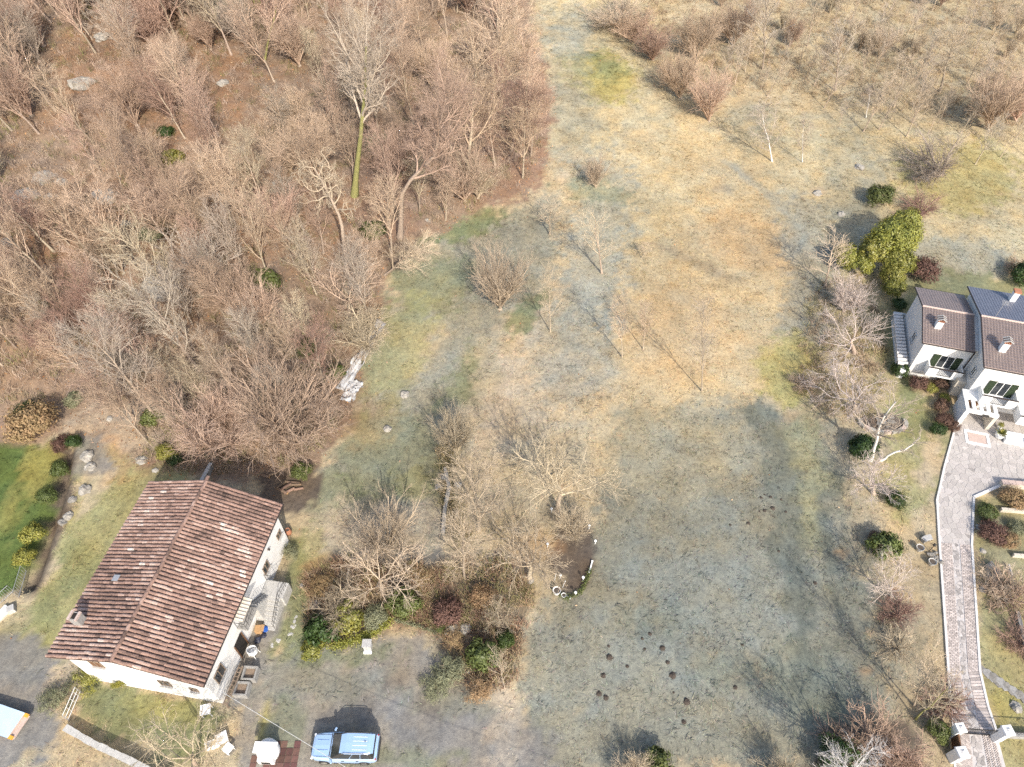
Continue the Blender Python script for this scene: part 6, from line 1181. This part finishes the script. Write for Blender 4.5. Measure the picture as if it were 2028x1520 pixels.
MB().box((v.x / 2 + .08, v.y / 2, .9), (.05, v.length, .06), math.atan2(v.y, v.x) + 1.57).build('rail', M['iron'], sg)
fe = thing('boundary_railing', 'dark low railing running right from the gate pillar', 'railing', U(1982, 1458, 0)); v = U(2080, 1464, 0) - U(1982, 1458, 0); MB().box((v.x / 2, v.y / 2, .2), (v.length, .25, .5), math.atan2(v.y, v.x)).build('plinth', M['concrete'], fe); MB().box((v.x / 2, v.y / 2, 1.), (v.length, .04, .05), math.atan2(v.y, v.x)).build('rail', M['iron'], fe)
for i in range(16): p_ = v * (i / 15); MB().tube([(p_.x, p_.y, .4), (p_.x, p_.y, 1.)], .014, 4).build('bar', M['iron'], fe)
# ---------------------------------------------------------------- oval flower bed and garden ornaments
for i, (x, y, r, h, l) in enumerate([(1100, 1176, .3, .62, 'large white urn at the lower tip of the oval bed'), (1114, 1182, .18, .3, 'small white pot right of the large white urn')]):
    o = pot((x, y), r, h, 'white', l)
vb = thing('white_post', 'white post lying along the edge of the oval bed', 'post', G(1168, 1124), math.atan2(1, .32)); MB().box((0, 0, .12), (1.0, .1, .1)).build('shaft', M['white'], vb); MB().box((.5, 0, .12), (.06, .16, .16)).build('head', M['white'], vb); MB().box((-.5, 0, .06), (.12, .14, .2)).build('foot', M['white'], vb)
vb = thing('white_post', 'short white post lying beside the small white pot', 'post', G(1123, 1184), -.5); MB().box((0, 0, .08), (.45, .1, .1)).build('shaft', M['white'], vb); MB().box((.2, 0, .08), (.06, .14, .14)).build('head', M['white'], vb)
for i, (x, y) in enumerate([(1090, 1015), (1164, 1048), (1176, 1078), (1082, 1084), (1137, 1180), (1107, 1146), (1152, 1150)]):
    o = thing('marker_stake', ['white stake at the foot of the largest orchard tree', 'white topped stake at the upper right of the oval bed', 'small white stake at the right of the oval bed', 'white stake at the left side of the oval bed', 'white peg at the lower tip of the oval bed', 'thin pale cane beside the large white urn', 'tiny white peg on the dark soil of the oval bed'][i], 'stake', G(x, y)); MB().tube([(0, 0, 0), (.05, 0, .5)], .03, 6).build('stake', M['white'], o); MB().lathe([(.05, .48), (.12, .55), (.08, .62)], k=8).build('knob', M['white'], o)
for i, (x, y, h) in enumerate([(1135, 1024, 1.5), (1096, 1150, 1.0), (1112, 1164, 1.0)]):
    o = thing('garden_cane', ['tall pale cane at the top of the oval bed', 'slanting cane left of the urn in the oval bed', 'slanting cane above the small white pot'][i], 'cane', G(x, y)); MB().tube([(0, 0, -.05), (.08 * i, .05, h)], .02, 5).build('stick', M['white'], o); MB().lathe([(.035, h - .06), (.035, h)], c=(.08 * i, .05, 0), k=6).build('tip', M['white'], o)
pd = thing('stone_pedestal', 'pale stone pedestal with a white foot beside the clipped hedge', 'pedestal', G(728, 1284)); MB().box((0, .0, .45), (.55, .5, .9)).build('block', M['concrete_pale'], pd, bevel=.02); MB().box((0, 0, .93), (.66, .6, .07)).build('top', M['concrete_pale'], pd, bevel=.01); MB().box((0, -.36, .12), (.6, .2, .24)).build('foot', M['white'], pd, bevel=.03)
for i, (x, y, r, m_, l) in enumerate([(893, 1250, .55, 'stone', 'white rock in the middle of the shrub bed'), (920, 1245, .5, 'stone', 'upright tan rock right of the white rock'), (655, 1150, .35, 'stone', 'pale rock at the top left of the shrub bed'), (622, 1200, .4, 'stone', 'pale angular rock at the left edge of the shrub bed'), (675, 1165, .3, 'stone_dark', 'grey rock among dry clumps of the shrub bed'), (596, 1160, .22, 'stone', 'small white stone by the stepping stones'), (925, 1330, .22, 'stone', 'white stone beside the straw-coloured grass'),
    (880, 945, .45, 'stone', 'yellowish rock at the end of the old stone edge'), (905, 962, .4, 'stone', 'yellowish rock below the old stone edge'), (868, 965, .35, 'stone', 'small rock left of the yellowish rocks'), (800, 782, .5, 'stone', 'pale stone poking from the meadow bank'), (765, 850, .4, 'stone', 'pale rock on the orange-tinged bank'), (1048, 1152, .3, 'stone', 'white rock under the low spreading fruit tree'),
    (172, 905, .6, 'stone', 'pale rock pile stone at the top of the drain'), (178, 925, .5, 'stone', 'tan rock below the rock pile by the drain'), (166, 972, .55, 'stone', 'round tan rock beside the drain'), (142, 990, .35, 'stone_dark', 'grey rock in the drain'), (135, 1022, .4, 'stone', 'white rock low in the drain'), (122, 1035, .35, 'stone_dark', 'dark rock at the foot of the drain'), (278, 912, .5, 'stone', 'pale rock on the bank behind the tiled roof'), (215, 830, .3, 'stone', 'white stone under the leaning bare tree'), (305, 932, .3, 'stone', 'small rock near the top edge of the tiled roof')]):
    blob('rock', G(x, y, -.1), r, m_, l, 'rock', .65, 100 + i, i * .7)
for i, (x, y, r, l) in enumerate([(50, 388, 1.5, 'largest pale boulder on the wooded slope at the left edge'), (85, 356, 1.4, 'long pale boulder above the largest boulder'), (118, 362, .9, 'greyish boulder right of the long pale boulder'), (98, 390, .8, 'small boulder right of the largest boulder'), (212, 392, 1.35, 'twin-lobed pale boulder in the leaf litter'), (192, 385, .9, 'left lobe boulder beside the twin-lobed boulder'), (160, 168, 1.6, 'flat grey boulder high on the wooded slope'), (200, 75, 1.2, 'far grey boulder near the top left'), (312, 572, 1.9, 'big round tan boulder under the silvery tree'), (556, 380, .9, 'white upright boulder beside the gnarled tree'), (545, 360, .6, 'tan boulder behind the white upright boulder'), (245, 445, .7, 'flat pale boulder in the orange leaves'), (440, 165, .9, 'grey boulder in the middle of the upper wood'), (10, 485, 1.1, 'pale boulder at the left edge of the wood'), (40, 170, .9, 'small pale boulder at the upper left edge'), (395, 330, .5, 'small white stone in the leafy slope'), (700, 195, .5, 'pale rock behind the tall mossy tree'), (845, 435, .45, 'white rock at the foot of the bent tree')]):
    blob('boulder', G(x, y, -.25), r * .85, 'stone', l, 'boulder', .62, 300 + i, i * 1.1, sx=1.25)
wallrun([(880, 932), (888, 972), (880, 1012), (876, 1062)], .3, .4, 'crumbling low dry-stone edge between the meadow and the orchard', 'stone_dark', 'stone', 'stone_edge'); wallrun([(800, 785), (812, 770), (822, 752)], .3, .25, 'short run of mossy edge stones on the meadow bank', 'stone_dark', 'stone', 'stone_edge')
# torn plastic sheets
def sheet(px, w, l, rz, label, seed):
    g = np.random.default_rng(seed); n, m = 14, 30; c = G(*px); u, v = np.meshgrid(np.linspace(-.5, .5, n), np.linspace(-.5, .5, m)); ed = 1 + .5 * (vn(v * 9 + seed, u * 0 + seed) - .5)
    X0, Y0 = u * w * ed, v * l; ca, sa = math.cos(rz), math.sin(rz); Xw, Yw = X0 * ca - Y0 * sa, X0 * sa + Y0 * ca
    Zw = height(c.x + Xw, c.y + Yw) - c.z + .12 + .75 * (fbm(u * 5 + seed, v * 9, seed) - .3) ; ii = np.arange(n * m).reshape(m, n); q = np.stack([ii[:-1, :-1], ii[:-1, 1:], ii[1:, 1:], ii[1:, :-1]], -1)
    keep = vn(u[:-1, :-1] * 6 + seed * 3, v[:-1, :-1] * 11, seed) < .78; q = q[keep]
    o = thing('plastic_sheet', label, 'sheet', c); k = link('film', np_mesh('film', np.stack([Xw, Yw, Zw], -1).reshape(-1, 3), q), M['plastic_sheet'], o); sm = k.modifiers.new('solid', 'SOLIDIFY'); sm.thickness = .01
    MB().box((0, 0, .1), (.2, .3, .2), .5).build('weight_stone', M['stone'], o)
sheet((716, 706), 1.15, 9.5, -.3, 'torn white plastic sheet lying along the wood edge', 3); sheet((696, 778), 1.3, 2.6, -.3, 'smaller crumpled grey plastic sheet below the torn white sheet', 5)
# molehills
MH = [(1205, 1302, 1), (1310, 1284, .85), (1330, 1338, 1), (1358, 1390, 1), (1320, 1312, .7), (1193, 1338, .8), (1184, 1374, .8), (1198, 1382, .8), (1240, 1320, .6), (1270, 1265, .5), (1285, 1256, .6), (1203, 1280, .5), (1454, 1362, .7), (1352, 1430, .7), (1468, 1278, .5), (1480, 1037, .7), (1512, 1012, .7), (1528, 1007, .8), (1524, 985, .6), (1505, 986, .6), (1545, 990, .5), (1554, 1014, .5), (1502, 1013, .4), (1444, 1040, .5), (1612, 1155, .7), (1540, 1092, .5), (1332, 1372, .4), (1275, 1286, .5), (1512, 980, .4), (1420, 830, .4)]
mhm = []
for k in range(4):
    mb = MB(); pr = []; kk = 12
    for r, z in ((1., 0), (.85, .28), (.55, .62), (.25, .78), (.03, .8)):
        for j in range(kk): a = j * 2 * math.pi / kk; q = 1 + random.uniform(-.25, .22); pr.append((math.cos(a) * r * q, math.sin(a) * r * q, z * random.uniform(.9, 1.1) - .03))
    mb.add(pr, [(i * kk + j, i * kk + (j + 1) % kk, (i + 1) * kk + (j + 1) % kk, (i + 1) * kk + j) for i in range(4) for j in range(kk)] + [tuple(4 * kk + j for j in range(kk))])
    for q in range(26): an_ = random.uniform(0, 6.28); rr_ = random.uniform(.3, 1.45); sz_ = random.uniform(.08, .24); mb.box((math.cos(an_) * rr_, math.sin(an_) * rr_, max(.05, .72 * (1 - rr_))), (sz_, sz_ * random.uniform(.6, 1), sz_ * .9), random.random() * 3, random.random())
    m_ = bpy.data.meshes.new('molehill'); m_.from_pydata(mb.v, [], mb.f); m_.update(); m_.materials.append(M['soil']); mhm.append(m_)
MHO = []
for i, (x, y, s) in enumerate(MH):
    o = link('molehill', mhm[i % 4], None, None, G(x, y, -.02)); o.scale = (.27 * s, .27 * s, .2 * s); o.rotation_euler = (0, 0, i * 1.7)
    wherem = 'of the cluster in the upper right of the field' if y < 1160 and x > 1430 else 'in the lower part of the grey field'
    sz = 'large' if s >= .85 else 'mid-sized' if s > .55 else 'tiny'
    tag(o, f'{sz} dark molehill {wherem}', 'molehill', f'{sz} molehills {wherem}'); MHO.append((o, x, y, f'{sz} dark molehill'))
single_out(MHO, [('oval flower bed', 1140, 1110), ('straw-coloured ornamental grass', 950, 1375), ('dark bush at the bottom edge', 1298, 1520), ('chalk-white bush', 1690, 1540), ('round clipped bush', 1766, 996), ('stone bench', 1826, 1066), ('largest orchard tree', 1102, 1014), ('yellowish bush at the bottom edge', 1545, 1540), ('broad bare tree by the stone bed', 1692, 815)])
